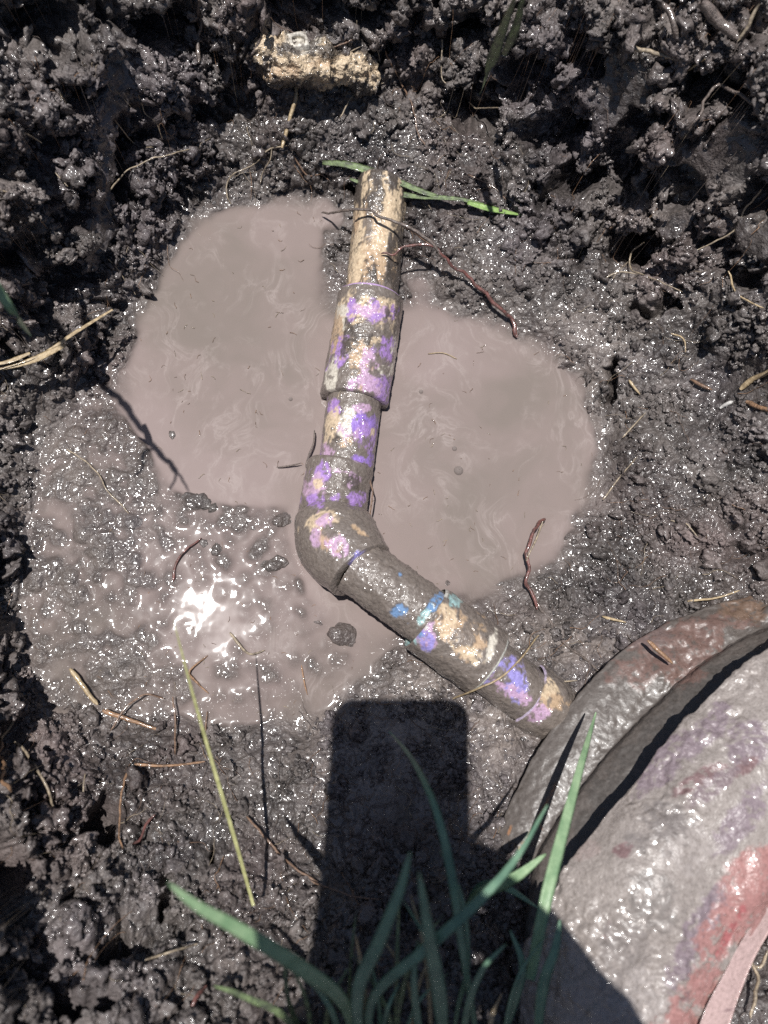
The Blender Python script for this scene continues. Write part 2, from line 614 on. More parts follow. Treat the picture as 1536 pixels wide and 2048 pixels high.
# how crumbly the soil is, from the photo: control points (px, py, crumb 0..1)
CP = [(100,100,1),(300,100,1),(100,300,1),(100,500,.95),(300,350,.85),(60,650,.9),(200,650,.8),(60,800,.45),(60,950,.5),(20,880,.6),(30,1150,.5),(100,900,.2),(420,300,.7),(450,150,.7),(430,80,.95),(450,250,.45),
 (600,200,.42),(600,300,.5),(560,370,.4),(700,250,.42),(650,60,.8),(800,60,1),(850,150,.8),(850,250,.42),(850,340,.35),(950,330,.35),(1000,200,1),(1100,100,1),(1000,80,1),(1050,400,.7),(900,470,.3),(1000,500,.3),
 (1150,300,1),(1250,200,1),(1400,150,1),(1400,350,1),(1150,480,.75),(1300,480,1),(1200,580,.35),(1450,480,.9),(1300,620,.45),(1400,620,.55),(1500,650,.5),(1100,640,.12),(1200,700,.2),(1250,800,.25),(1350,800,.35),(1480,800,.4),
 (1230,900,.15),(1300,950,.3),(1450,980,.5),(1300,1050,.45),(1200,1100,.4),(1400,1120,.5),(1500,1050,.55),(1150,1200,.3),(1250,1230,.3),(1080,1300,.2),(1000,1480,.25),(1050,1550,.25),(980,1210,.15),
 (750,1420,.2),(800,1500,.3),(800,1700,.35),(850,1900,.5),(550,1480,.3),(500,1560,.3),(450,1650,.45),(350,1550,.35),(250,1480,.35),(150,1500,.5),(60,1450,.6),(60,1600,.85),(200,1650,.7),(100,1800,.8),(300,1800,.62),
 (450,1850,.55),(550,1750,.5),(300,2000,.7),(500,2000,.6),(60,2000,.9),(1000,1700,.4),(400,550,.2),(250,600,.5),(1000,1000,.1),(700,1300,.15)]
cw = 0
cv = 0
sx = np.clip(ppx, -200, 1736)
sy = np.clip(ppy, -200, 2248)
for a, b, v in CP:
    k = 1 / ((((sx - a) ** 2 + (sy - b) ** 2) / 1600.0) + 0.3) ** 2
    cw = cw + k
    cv = cv + k * v
crumb = cv / cw
crumb = crumb * sstep(-0.004, 0.010, s)
crumb = np.where(m > 0.3, 0.0, crumb).astype(np.float32)
# spade-cut smears in the bank: smooth faces
for a, b, rx, ry, ang in [(225,220,38,170,4),(205,420,26,120,8),(1240,190,60,110,10),(1400,340,60,60,30),(1470,300,50,70,0),(1350,440,45,30,-60),(1520,470,60,50,0),(1000,150,25,60,0)]:
    ca, sa = math.cos(math.radians(ang)), math.sin(math.radians(ang))
    u = ((ppx - a) * ca + (ppy - b) * sa) / rx
    v = (-(ppx - a) * sa + (ppy - b) * ca) / ry
    crumb = crumb * (1 - 0.93 * np.clip(1.5 - (u * u + v * v), 0, 1))

# domain warp
Wv = np.stack([vnoise(P, 0.012, 1), vnoise(P, 0.012, 2), vnoise(P, 0.012, 3)], -1)
Wf = np.stack([vnoise(P, 0.004, 4), vnoise(P, 0.004, 5), vnoise(P, 0.004, 6)], -1)
Q = P + Wv * 0.003 + Wf * 0.0012
big = fbm(P, 0.045, 3, 11)
mid = fbm(P, 0.014, 3, 21)
fine = fbm(P, 0.0045, 3, 31, 0.6)
f1, f2, rv = worley(Q, 0.017, 1)
L1 = dome(f1, rv, 0.95, 0.12)
crk = np.exp(-np.clip(f2 - f1, 0, 1) / 0.09)
f1, f2, rv = worley(Q + Wf * 0.0005, 0.0068, 2)
L2 = dome(f1, rv, 0.95, 0.1)
crk2 = np.exp(-np.clip(f2 - f1, 0, 1) / 0.12)
f1, f2, rv = worley(P + Wf * 0.0008, 0.0030, 3)
L3 = dome(f1, rv, 0.95, 0.15)
cr = crumb
wetland = (1 - m)
hole = sstep(0.15, 0.75, fbm(P, 0.026, 2, 41) + 0.25 * big)
bf1, bf2, brv = worley(Q + Wv * 0.002, 0.036, 14)
D0 = sstep(0.45, 0.95, cr) * (0.013 * (dome(bf1, brv, 0.9, 0.25) - 0.3) - 0.006 * np.exp(-np.clip(bf2 - bf1, 0, 1) / 0.06))
D = D0 + cr * (0.0085 * big + 0.0095 * (L1 - 0.35) - 0.0070 * crk - 0.0150 * hole) * sstep(0.25, 0.8, cr)
vary = 0.35 + 1.1 * sstep(-0.4, 0.5, fbm(P, 0.03, 2, 91))
D += (0.25 + 0.75 * cr) * (0.0036 * mid + 0.0042 * vary * (L2 - 0.35) * sstep(0.05, .6, cr + 0.25)) * wetland
D -= 0.0020 * crk2 * sstep(0.3, 0.9, cr)
D += (0.18 + 0.82 * cr) * (0.0017 * (L3 - 0.3) * (1.6 - vary) + 0.0013 * fine) * wetland
D += (1 - cr) * wetland * 0.0011 * (np.abs(fbm(P, 0.010, 4, 95)) - 0.3)
# shrinkage cracks on the firmer shelf at lower right
shelf = np.exp(-(((ppx - 1100) / 180) ** 2 + ((ppy - 1380) / 230) ** 2)) * sstep(0.003, 0.01, s)
ca1, ca2, _ = worley(P + Wv * 0.004, 0.021, 8)
D -= shelf * 0.0035 * np.exp(-((ca2 - ca1) / 0.035) ** 2)
D += shelf * 0.0012 * mid
# black hollows under the ledges
hol = 0
for a, b, rx, ry in [(70,55,80,45),(330,35,70,36),(600,20,60,30),(250,330,22,80),(75,330,50,45),(30,480,40,60),(130,560,60,25),(235,650,22,50),(940,215,60,36),(1060,170,55,60),(1085,265,45,36),(1130,370,60,36),(1245,330,40,70),(1340,380,55,36),
                     (1430,190,80,30),(1500,400,45,36),(1250,510,50,40),(1310,610,36,20),(1212,760,12,40),(1480,560,40,24),(760,30,60,24),(420,215,40,22),(160,180,40,30),(140,420,50,24),(300,250,26,26),(930,60,50,24),(1150,110,40,40),(1290,240,40,30),(370,400,26,20),
                     (30,1490,50,50),(85,1600,30,26),(210,1640,30,46),(20,1720,30,50),(240,1880,22,60),(170,2010,60,30),(330,1760,16,36),(420,1690,10,22),(60,1930,30,20),(10,1160,20,60),(700,385,14,14),(655,378,12,16)]:
    u_ = (ppx + 22 * Wv[:, 0] + 9 * Wf[:, 0] - a) / rx
    v_ = (ppy + 22 * Wv[:, 1] + 9 * Wf[:, 1] - b) / ry
    hol = np.maximum(hol, sstep(1.35, 0.75, np.sqrt(u_ * u_ + v_ * v_)))
hol = hol * sstep(0.003, 0.012, s)
hol = hol * np.where((ppy < 640) & (ppx < 900), 0.65, 0.9)
D -= 0.015 * hol
D = np.where(hol > 0.5, D * 1.0, D)
# lumps standing out of the half-flooded floor
ff1, ff2, frv = worley(P + Wf * 0.0012 + Wv * 0.002, 0.0105, 5)
LB = dome(ff1, frv, 0.66, 0.28)
gf1, _, grv = worley(P + Wf * 0.0006, 0.0042, 6)
LS = dome(gf1, grv, 0.8, 0.25)
# more lumps where the floor stands higher
emer = sstep(-0.0035, 0.0008, bz)
D += m * (0.0030 * LB * (0.35 + 0.65 * emer) + (0.0008 * LS + 0.0012 * fbm(P, 0.009, 3, 51)) * (0.25 + 0.75 * emer) - 0.0006)
# under water keep it calm
deep = sstep(0.0, -0.004, bz) * (1 - m)
D *= 1 - 0.85 * deep
# near the rim of the pools: smooth slurry
D *= 1 - 0.25 * np.exp(-(np.clip(s, 0, 1) / 0.004) ** 2) * (1 - m)
core = (P[:, 0] > -0.3) & (P[:, 0] < 0.36) & (P[:, 1] > -0.28) & (P[:, 1] < 0.5)
D *= np.where(core, 1, 0.3)
P2 = P + PN * D[:, None]
# sideways push makes overhanging clods
ov = (cr * sstep(0.35, 0.9, cr))[:, None]
P2 = P2 + ov * (Wv * 0.0042 + Wf * 0.0014) * np.array([1, 1, 0.7]) * np.where(core, 1, 0)[:, None]
upl = -PN[:, :2] / np.clip(PN[:, 2:3], 0.4, 1)
upl = upl / (1e-6 + np.maximum(1, np.linalg.norm(upl, axis=1)))[:, None]
push = (hol * 0.009 + hole * cr * sstep(0.25, 0.8, cr) * 0.004) * np.where(core, 1, 0)
P2[:, :2] = P2[:, :2] + upl * push[:, None]
P2[:, 2] -= 0.004 * hol
wet = 0.85 - 0.42 * sstep(0.4, 0.95, cr) * sstep(0.03, 0.075, bz) + 0.15 * vnoise(P, 0.02, 61)
wet = np.clip(wet + 0.3 * m, 0, 1)
silt = 0.34 * np.exp(-(np.clip(s, 0, 1) / 0.009)) * sstep(0, .001, np.clip(s, 0, 1) + .001) + 0.18 * m
for a, b, rx, ry, v_ in [(700,1420,260,70,.75),(900,1400,160,110,.7),(1010,1480,120,110,.55),(1080,1290,110,70,.6),(1180,1290,110,60,.45),(1240,730,90,120,.45),(1100,660,110,60,.5),(980,560,110,60,.4),(60,1000,90,120,.4),(560,1560,180,70,.3),(790,1560,200,120,.35)]:
    silt = silt + v_ * np.exp(-((ppx - a) / rx) ** 2 - ((ppy - b) / ry) ** 2)
silt = np.clip(0.85 * silt * (1 + 0.5 * fbm(P, 0.02, 3, 201)), 0, 0.9)
MUD = mud_material()
ground = tag(mesh_obj('muddy_ground', P2, grid_faces(NU, NV), MUD, attrs={'wet': wet, 'silt': silt}), kind='structure')
ground['label'] = 'dark wet clay ground and crumbly banks of a dug hole'

# height raster for placing things and for the water's depth
CELL = 0.001
rx0, ry0 = -0.30, -0.28
RNX, RNY = 660, 780
HM = np.full((RNX, RNY), -1.0, np.float32)
ii = ((P2[:, 0] - rx0) / CELL).astype(int)
jj = ((P2[:, 1] - ry0) / CELL).astype(int)
ok = (ii >= 0) & (ii < RNX) & (jj >= 0) & (jj < RNY)
np.maximum.at(HM, (ii[ok], jj[ok]), P2[ok, 2])
for _ in range(8):
    e = HM <= -0.9
    if not e.any():
        break
    best = HM.copy()
    for dx, dy in ((1, 0), (-1, 0), (0, 1), (0, -1)):
        best = np.maximum(best, np.roll(HM, (dx, dy), (0, 1)))
    HM = np.where(e, best, HM)


def hz(x, y):
    i = int(np.clip((x - rx0) / CELL, 0, RNX - 1))
    j = int(np.clip((y - ry0) / CELL, 0, RNY - 1))
    return float(HM[i, j])


def hit(px, py, lift=0.0, floor=0.0):
    """point of the ground (or the water) seen at a photo pixel, lifted"""
    r = ray(px, py)
    for z in np.arange(0.26, -0.03, -0.0006):
        q = CAMLOC + r * ((z - H) / r[2])
        if z - lift <= max(hz(q[0], q[1]), floor):
            return q
    return w(px, py, 0)


# ------------------------------------------------------------------ muddy water
wm, nt, p = new_mat('muddy_water')
co = nn(nt, 'ShaderNodeTexCoord').outputs['Object']
wa = nn(nt, 'ShaderNodeTexNoise', Scale=9, Detail=3, Roughness=0.55)
nt.links.new(co, wa.inputs['Vector'])
vm = nn(nt, 'ShaderNodeVectorMath', _operation='SCALE')
vm.inputs['Scale'].default_value = 0.15
nt.links.new(wa.outputs['Color'], vm.inputs[0])
va = nn(nt, 'ShaderNodeVectorMath', _operation='ADD')
nt.links.new(co, va.inputs[0])
nt.links.new(vm.outputs[0], va.inputs[1])
mp = nn(nt, 'ShaderNodeMapping')
mp.inputs['Scale'].default_value = (1.0, 0.35, 1)
mp.inputs['Rotation'].default_value = (0, 0, 0.5)
nt.links.new(va.outputs[0], mp.inputs[0])
sw = nn(nt, 'ShaderNodeTexNoise', Scale=34, Detail=9, Roughness=0.66, Distortion=0.5)
nt.links.new(mp.outputs[0], sw.inputs['Vector'])
# thin pale scum lines where the warped noise crosses its middle
ab = mathn(nt, 'ABSOLUTE', mathn(nt, 'SUBTRACT', sw.outputs['Fac'], 0.5))
ln = ramp(nt, ab, [(0.0, 1.0), (0.018, 0.35), (0.06, 0.0)])
pa = nn(nt, 'ShaderNodeTexNoise', Scale=22, Detail=3, Roughness=0.6)
nt.links.new(co, pa.inputs['Vector'])
pr = ramp(nt, pa.outputs['Fac'], [(0.42, 0.0), (0.6, 1.0)])
fac = mathn(nt, 'MULTIPLY', ln.outputs[0], mathn(nt, 'MULTIPLY', pr.outputs[0], 0.42))
lo = nn(nt, 'ShaderNodeTexNoise', Scale=9, Detail=4, Roughness=0.55)
nt.links.new(va.outputs[0], lo.inputs['Vector'])
basec = ramp(nt, lo.outputs['Fac'], [(0.35, (0.198, 0.166, 0.148)), (0.5, (0.235, 0.190, 0.175)), (0.65, (0.265, 0.212, 0.200))])
mx = nn(nt, 'ShaderNodeMix', _data_type='RGBA')
mx.inputs[7].default_value = (0.40, 0.345, 0.325, 1)
nt.links.new(fac, mx.inputs[0])
nt.links.new(basec.outputs[0], mx.inputs[6])
nt.links.new(mx.outputs[2], p.inputs['Base Color'])
p.inputs['Roughness'].default_value = 0.2
p.inputs['IOR'].default_value = 1.33
p.inputs['Specular IOR Level'].default_value = 0.02
p.inputs['Coat Weight'].default_value = 1.0
p.inputs['Coat IOR'].default_value = 1.33
p.inputs['Coat Roughness'].default_value = 0.03
bn = bumps(nt, [(48, 2, 0.00021)], co)
nt.links.new(bn.outputs[0], p.inputs['Coat Normal'])
bn2 = bumps(nt, [(40, 2, 0.0006)], co)
nt.links.new(bn2.outputs[0], p.inputs['Normal'])
at = nn(nt, 'ShaderNodeAttribute', _attribute_name='depth')
tr = nn(nt, 'ShaderNodeBsdfTransparent')
ms = nn(nt, 'ShaderNodeMixShader')
# turbid water hides the floor within a couple of millimetres
al = mathn(nt, 'SUBTRACT', 1.0, mathn(nt, 'EXPONENT', mathn(nt, 'MULTIPLY', at.outputs['Fac'], -900.0)), clamp=True)
al = mathn(nt, 'MAXIMUM', al, 0.10)
nt.links.new(al, ms.inputs[0])
nt.links.new(tr.outputs[0], ms.inputs[1])
nt.links.new(p.outputs[0], ms.inputs[2])
out = nt.nodes['Material Output']
nt.links.new(ms.outputs[0], out.inputs['Surface'])

HS = HM.copy()
for _ in range(2):
    HS = (HS + np.roll(HS, 1, 0) + np.roll(HS, -1, 0) + np.roll(HS, 1, 1) + np.roll(HS, -1, 1)) / 5
wx = np.arange(-0.215, 0.20, 0.0009)
wy = np.arange(-0.06, 0.33, 0.0009)
WX, WY = np.meshgrid(wx, wy, indexing='ij')
ui = ((WX - rx0) / CELL - 0.5)
uj = ((WY - ry0) / CELL - 0.5)
i0 = ui.astype(int); j0 = uj.astype(int)
fu = ui - i0; fv = uj - j0
hh = (HS[i0, j0] * (1 - fu) + HS[i0 + 1, j0] * fu) * (1 - fv) + (HS[i0, j0 + 1] * (1 - fu) + HS[i0 + 1, j0 + 1] * fu) * fv
dep = -hh
ws = sdist(WX, WY, [tuple(q) for q in WXY])
men = 0.0009 * np.exp(-np.clip(dep, 0, 1) / 0.0011)
WZ = men
keep = (dep > -0.0022) & (ws < 0.006)
WF = grid_faces(*WX.shape)
kf = keep.ravel()[WF].all(1)
WF = WF[kf]
used, inv = np.unique(WF, return_inverse=True)
WV = np.stack([WX, WY, WZ], -1).reshape(-1, 3)[used]
water = mesh_obj('muddy_water', WV, inv.reshape(-1, 4), wm, attrs={'depth': np.clip(dep, 0, 1).ravel()[used]})
tag(water, 'grey brown muddy water pooled in the hole around the pipe', kind='structure')

# ------------------------------------------------------------------ stain painting shared by pipe, boot and chunk
def paint(V, base, patches, seed=0, warp=1.0, st=(1, 1, 1)):
    """patches: (px, py, rx, ry, angle, colour, mud 0/1) in photo pixels; edges broken up by noise"""
    X_, Y_ = to_px(V)
    Cc = np.empty((len(V), 3), np.float32)
    Cc[:] = base[0]
    mud = np.full(len(V), base[1], np.float32)
    for k, (a, b, rx_, ry_, an, col_, md) in enumerate(patches):
        n1_ = fbm(V * np.array(st), 0.011 * st[1] ** 0.5, 5, seed + 3 * k, 0.62) * 0.75 * warp
        ca, sa = math.cos(math.radians(an)), math.sin(math.radians(an))
        u = ((X_ - a) * ca + (Y_ - b) * sa) / rx_
        v = (-(X_ - a) * sa + (Y_ - b) * ca) / ry_
        q = 1 - np.sqrt(u * u + v * v) + n1_
        t = sstep(-0.16, 0.20, q) * (np.sqrt(u * u + v * v) < 2.2)
        # inside a patch, small freckles let the layer below through
        t = 0.92 * t * (1 - 0.85 * sstep(0.16, 0.46, vnoise(V, 0.0014, seed + k + 40) * 0.6 + vnoise(V, 0.0030, seed + k + 41) * 0.5))
        Cc = Cc * (1 - t[:, None]) + np.array(col_, np.float32) * t[:, None]
        mud = mud * (1 - t) + md * t
    return Cc, mud


MUDC = (0.185, 0.155, 0.135)
MUDD = (0.085, 0.070, 0.060)
PUR = (0.40, 0.24, 0.58)
PUR2 = (0.33, 0.20, 0.62)
PINK = (0.54, 0.36, 0.52)
CREAM = (0.66, 0.52, 0.36)
TAN = (0.52, 0.37, 0.24)
WHT = (0.68, 0.63, 0.54)
BLU = (0.17, 0.30, 0.52)
VIO = (0.33, 0.29, 0.66)
AQUA = (0.36, 0.55, 0.55)
ORG = (0.42, 0.20, 0.08)
PIPEM = painted_material('stained_pipe_plastic')

PATCH1 = [(765,430,55,60,0,CREAM,0),(745,520,46,75,12,TAN,0),(712,520,14,70,10,CREAM,0),(770,450,18,45,5,CREAM,0),(755,400,14,40,0,MUDD,1),(735,450,14,28,0,MUDC,1),(742,580,40,20,0,MUDC,1),(793,540,16,110,4,MUDD,1)]
PATCH2 = [(730,625,58,26,0,CREAM,0),(760,628,26,20,10,PUR,0),(700,618,14,20,5,PUR,0),(684,630,12,20,10,WHT,0),(676,668,14,34,5,TAN,0),(740,620,34,9,3,PINK,0),(678,700,13,32,10,PUR,0),(666,752,11,32,6,WHT,0),(720,730,26,60,8,TAN,0),
 (764,700,26,26,0,PUR,0),(748,680,12,8,0,CREAM,0),(790,690,10,24,5,WHT,0),(748,740,20,30,0,PINK,0),(775,740,18,9,-20,WHT,0),(765,775,20,24,-30,PUR,0),(730,775,28,20,0,PINK,0),(725,660,26,26,0,MUDD,1),(705,685,12,26,15,MUDD,1),(752,650,30,14,-8,MUDC,1),(760,735,14,14,0,MUDC,1),(738,790,20,8,0,MUDC,1),(793,620,12,40,0,MUDD,1)]
PATCH3 = [(672,815,16,16,0,PUR,0),(665,850,20,28,10,CREAM,0),(690,850,12,26,5,WHT,0),(728,850,24,22,10,PUR2,0),(712,868,26,26,0,PINK,0),(735,880,20,24,5,PUR,0),(725,918,26,9,8,PUR2,0),(650,905,18,22,10,PINK,0),(648,915,22,5,6,PUR2,0),(690,885,16,14,0,TAN,0),(745,868,5,12,10,CREAM,0),(728,885,12,14,0,MUDC,1),(665,880,14,8,0,MUDD,1),(720,815,16,7,0,PINK,0)]
PATCH4 = [(640,945,26,14,4,PUR,0),(680,942,34,7,4,PINK,0),(634,975,20,28,10,PINK,0),(625,1000,20,14,0,PUR,0),(695,995,28,11,5,PUR,0),(712,962,12,10,0,PINK,0),(634,968,8,10,0,CREAM,0),(700,965,16,12,0,MUDD,1)]
PATCHE = [(650,1040,36,16,-10,CREAM,0),(652,1046,14,10,0,PINK,0),(640,1075,16,12,0,PINK,0),(670,1085,26,22,30,TAN,0),(680,1090,22,12,40,PINK,0),(718,1122,16,22,25,VIO,0),(722,1128,10,16,25,PINK,0),(660,1062,16,10,0,MUDC,1),(700,1040,26,16,30,MUDC,1),(715,1060,20,5,35,TAN,0)]
PATCH5 = [(805,1222,22,16,35,BLU,0),(800,1150,6,6,0,BLU,0),(845,1235,26,9,-50,AQUA,0),(868,1205,8,18,40,BLU,0),(815,1180,20,16,30,MUDC,1)]
PATCH6 = [(905,1265,40,38,30,TAN,0),(900,1240,20,26,20,CREAM,0),(835,1275,20,22,-45,AQUA,0),(852,1268,22,16,-30,PINK,0),(858,1290,20,16,30,VIO,0),(838,1262,7,20,-50,BLU,0),(925,1290,34,14,40,CREAM,0),(960,1285,18,14,0,TAN,0),(908,1205,12,9,20,AQUA,0),(985,1285,7,22,20,WHT,0),(935,1250,24,30,30,MUDC,1),(900,1320,26,14,35,MUDC,1),(960,1310,16,12,0,MUDC,1)]
PATCH7 = [(995,1325,26,26,30,VIO,0),(1032,1362,24,26,30,VIO,0),(1020,1385,26,16,20,PINK,0),(968,1352,16,10,20,PUR,0),(1005,1350,14,8,30,MUDC,1),(985,1380,24,10,30,MUDC,1)]
PATCH8 = [(1090,1395,30,24,30,TAN,0),(1080,1420,30,14,0,PINK,0),(1095,1380,18,14,20,CREAM,0),(1060,1390,12,30,35,MUDC,1)]


def lathe_path(name, P, prof, mat, parent, patches, base=(MUDC, 1.0), seed=0, bumpy=0.0011, step=0.0006, sides=150, warp=1.0, rim=None, jag=0):
    """surface swept round a centre line. prof: list of (t 0..1, radius). Mud adds real thickness."""
    P = np.asarray(P, float)
    L = np.linalg.norm(np.diff(P, axis=0), axis=1).sum()
    n = max(8, int(L / step))
    C = catmull(P, n)
    T, A, B = frames(C)
    t = np.linspace(0, 1, n)
    pt = np.array([a for a, _ in prof]); pr_ = np.array([b for _, b in prof])
    # rows doubled where the radius steps
    tt = np.unique(np.concatenate([t, pt, pt + 1e-4, np.clip(pt - 1e-4, 0, 1)]))
    tt = tt[(tt >= 0) & (tt <= 1)]
    Ci = np.stack([np.interp(tt, t, C[:, k]) for k in range(3)], -1)
    Ai = np.stack([np.interp(tt, t, A[:, k]) for k in range(3)], -1)
    Bi = np.stack([np.interp(tt, t, B[:, k]) for k in range(3)], -1)
    Rv = np.interp(tt, pt, pr_)
    th = np.linspace(0, 2 * np.pi, sides, endpoint=False)
    Nm = np.cos(th)[None, :, None] * Ai[:, None] + np.sin(th)[None, :, None] * Bi[:, None]
    V = (Ci[:, None] + Rv[:, None, None] * Nm).reshape(-1, 3)
    Nf = Nm.reshape(-1, 3)
    Cc, mud = paint(V, base, patches, seed, warp, (1, .22, 1) if seed == 100 else ((1, .45, 1) if seed <= 400 else (1, 1, 1)))
    if rim is not None:
        tr2 = np.repeat((tt < rim[1]) | (tt > 1 - rim[1]) if rim[2] == 2 else ((tt < rim[1]) if rim[2] == 0 else (tt > 1 - rim[1])), sides) * sstep(-0.25, 0.15, fbm(V, 0.012, 3, seed + 33))
        Cc = Cc * (1 - tr2[:, None]) + np.array(rim[0], np.float32) * tr2[:, None]
        mud = mud * (1 - tr2)
    tn = 0.62 * mud * bumpy * (0.55 + 0.55 * fbm(V, 0.006, 4, seed + 70) + 0.5 * np.clip(fbm(V, 0.0022, 2, seed + 75), 0, 2)) + 0.00012 * vnoise(V, 0.003, seed + 90)
    if jag:
        tn = tn + jag * (fbm(V, 0.009, 5, seed + 60, .65))
    inner = np.repeat(Rv < max(pr_) * 0.9, sides)
    V2 = V + Nf * np.where(inner & (np.repeat(tt, sides) % 1 == 0), 0, tn)[:, None]
    rows = len(tt)
    F = grid_faces(rows, sides, True)
    o = mesh_obj(name, V2 - np.array(parent.location), F, mat, parent, attrs={'stain': Cc, 'mud': mud})
    return o


# ------------------------------------------------------------------ the pipe
def W3(l):
    return [w(a, b, z) for a, b, z in l]


RP, RC = 0.0166, 0.0207
pipe = empty('buried_pipe', w(690, 1060, 0.0), 'muddy plastic pipe with purple primer stains, bent at an elbow across the pool', 'pipe')
zA = 0.006
lathe_path('pipe_section', W3([(766,372,.0085),(762,395,.0085),(752,500,zA),(742,592,zA),(739,625,zA)]), [(0,.004),(.0,.0145),(.05,.0158),(.1,RP),(1,RP)], PIPEM, pipe, PATCH1, (MUDD, 1), 100, 0.0012)
lathe_path('coupling', W3([(741,597,zA),(726,700,zA),(708,803,zA)]), [(0,RP-.002),(0.0,RC-.0006),(.02,RC),(.97,RC+.0003),(1,RC-.0006),(1,RP-.002)], PIPEM, pipe, PATCH2, (MUDC, 1), 200, 0.0010, rim=((.52,.36,.62), .018, 0))
lathe_path('pipe_section', W3([(714,770,zA),(705,830,zA),(690,940,zA)]), [(0,RP),(1,RP)], PIPEM, pipe, PATCH3, (MUDC, 1), 300, 0.0007)
RE = 0.0205
elb = lathe_path('elbow', W3([(682,930,zA),(671,985,zA),(664,1040,.0095),(678,1086,.0165),(706,1122,.0235),(722,1142,.0265)]),
                 [(0,RP-.002),(0.0,RE-.0015),(.015,RE-.0007),(.33,RE-.0006),(.355,RE-.0018),(.40,RE+.0012),(.56,RE+.0038),(.72,RE+.0026),(.84,RE+.0002),(.985,RE-.0004),(1,RE-.0012),(1,RP-.002)], PIPEM, pipe, PATCH4 + PATCHE, (MUDC, 1), 400, 0.0009, rim=((.58,.42,.60), .012, 0))
lathe_path('pipe_section', W3([(712,1130,.026),(790,1186,.029),(865,1242,.0285)]), [(0,RP-.0006),(1,RP-.0006)], PIPEM, pipe, PATCH5, (MUDC, 1), 500, 0.0016)
lathe_path('coupling', W3([(850,1234,.0285),(910,1278,.0265),(974,1325,.0235)]), [(0,RP-.002),(0.0,RC-.0016),(.02,RC-.001),(.97,RC-.0008),(1,RC-.0014),(1,RP-.002)], PIPEM, pipe, PATCH6, (MUDC, 1), 600, 0.0011, rim=((.60,.60,.55), .03, 2))
lathe_path('pipe_section', W3([(955,1312,.0235),(1010,1355,.0190),(1065,1398,.0130)]), [(0,RP-.0008),(1,RP-.0008)], PIPEM, pipe, PATCH7, (MUDC, 1), 700, 0.0008)
lathe_path('coupling', W3([(1046,1384,.0130),(1078,1406,.0095),(1112,1430,.001)]), [(0,RP-.002),(0.0,RC-.0030),(.02,RC-.0020),(.9,RC-.0022),(1,RP-.006)], PIPEM, pipe, PATCH8, (MUDC, 1), 800, 0.0012, rim=((.50,.42,.55), .04, 0))

# ------------------------------------------------------------------ the chunk buried in the upper bank
def hz2(px, py, dz=0.0):
    q = hit(px, py)
    return q + np.array([0, 0, dz])


def loft(rows, nu, nv):
    """rows of 3-D control points -> dense grid nu x nv"""
    Rr_ = [catmull(r, nu) for r in rows]
    Gd = np.stack(Rr_, 0)                      # rows, nu, 3
    return np.stack([catmull(Gd[:, k], nv) for k in range(nu)], 0)   # nu, nv, 3


def grid_normals(Gd):
    du = np.gradient(Gd, axis=0)
    dv = np.gradient(Gd, axis=1)
    n_ = np.cross(du, dv)
    return n_ / (np.linalg.norm(n_, axis=-1)[..., None] + 1e-12)


STM = painted_material('stained_crumbly_block', 0.55, 0.0012)
ck = [hz2(522, 66, -.002), hz2(545, 104, -.004), hz2(600, 116, -.004), hz2(680, 128, -.003), hz2(756, 144, -.003)]
chunk = empty('broken_block', ck[1], 'cream stained broken block with small square socket, half buried high in the bank', 'block')
lathe_path('block', ck, [(0, .002), (.03, .007), (.12, .0125), (.22, .0105), (.36, .0150), (.50, .0105), (.62, .0125), (.74, .0085), (.86, .0115), (.96, .0085), (1, .003)], STM, chunk,
           [(540,80,44,40,20,CREAM,0),(590,115,90,40,5,CREAM,0),(560,140,26,12,0,TAN,0),(700,138,76,24,5,CREAM,0),(735,150,20,10,0,TAN,0),(600,100,30,24,0,WHT,0),(650,130,36,14,0,TAN,0),(560,100,18,14,0,MUDD,1),(640,95,60,16,10,MUDD,1),(535,120,12,16,0,MUDC,1)],
           (MUDD, 1), 900, 0.002, 0.0007, 110, jag=.0026)
c0 = hz2(598, 98, .0038)
Vb = []
for zz, rr_ in ((-.004, .0058), (.0032, .0056), (.0036, .0050), (.0036, .0036), (.0008, .0034)):
    for k in range(16):
        a = k / 16 * 2 * np.pi + 0.25
        q = rr_ / max(abs(np.cos(a - .25)), abs(np.sin(a - .25))) ** 0.85
        Vb.append([q * np.cos(a) * (1.0), q * np.sin(a) * 0.9, zz])
Vb = np.array(Vb)
Vb += 0.0005 * np.stack([vnoise(Vb + c0, .003, 1), vnoise(Vb + c0, .003, 2), vnoise(Vb + c0, .003, 3)], -1)
Fb = [tuple(f) for f in grid_faces(5, 16, True)] + [tuple(range(64, 80))]
sock = mesh_obj('socket', Vb, Fb, plain_material('chalky_white', (.20, .175, .15), (.72, .68, .60), 420, .6), chunk)
sock.location = Vector(c0) - chunk.location

# ------------------------------------------------------------------ mud-caked boot at lower right
def W2(l, z):
    return [w(a, b, z) for a, b in l]


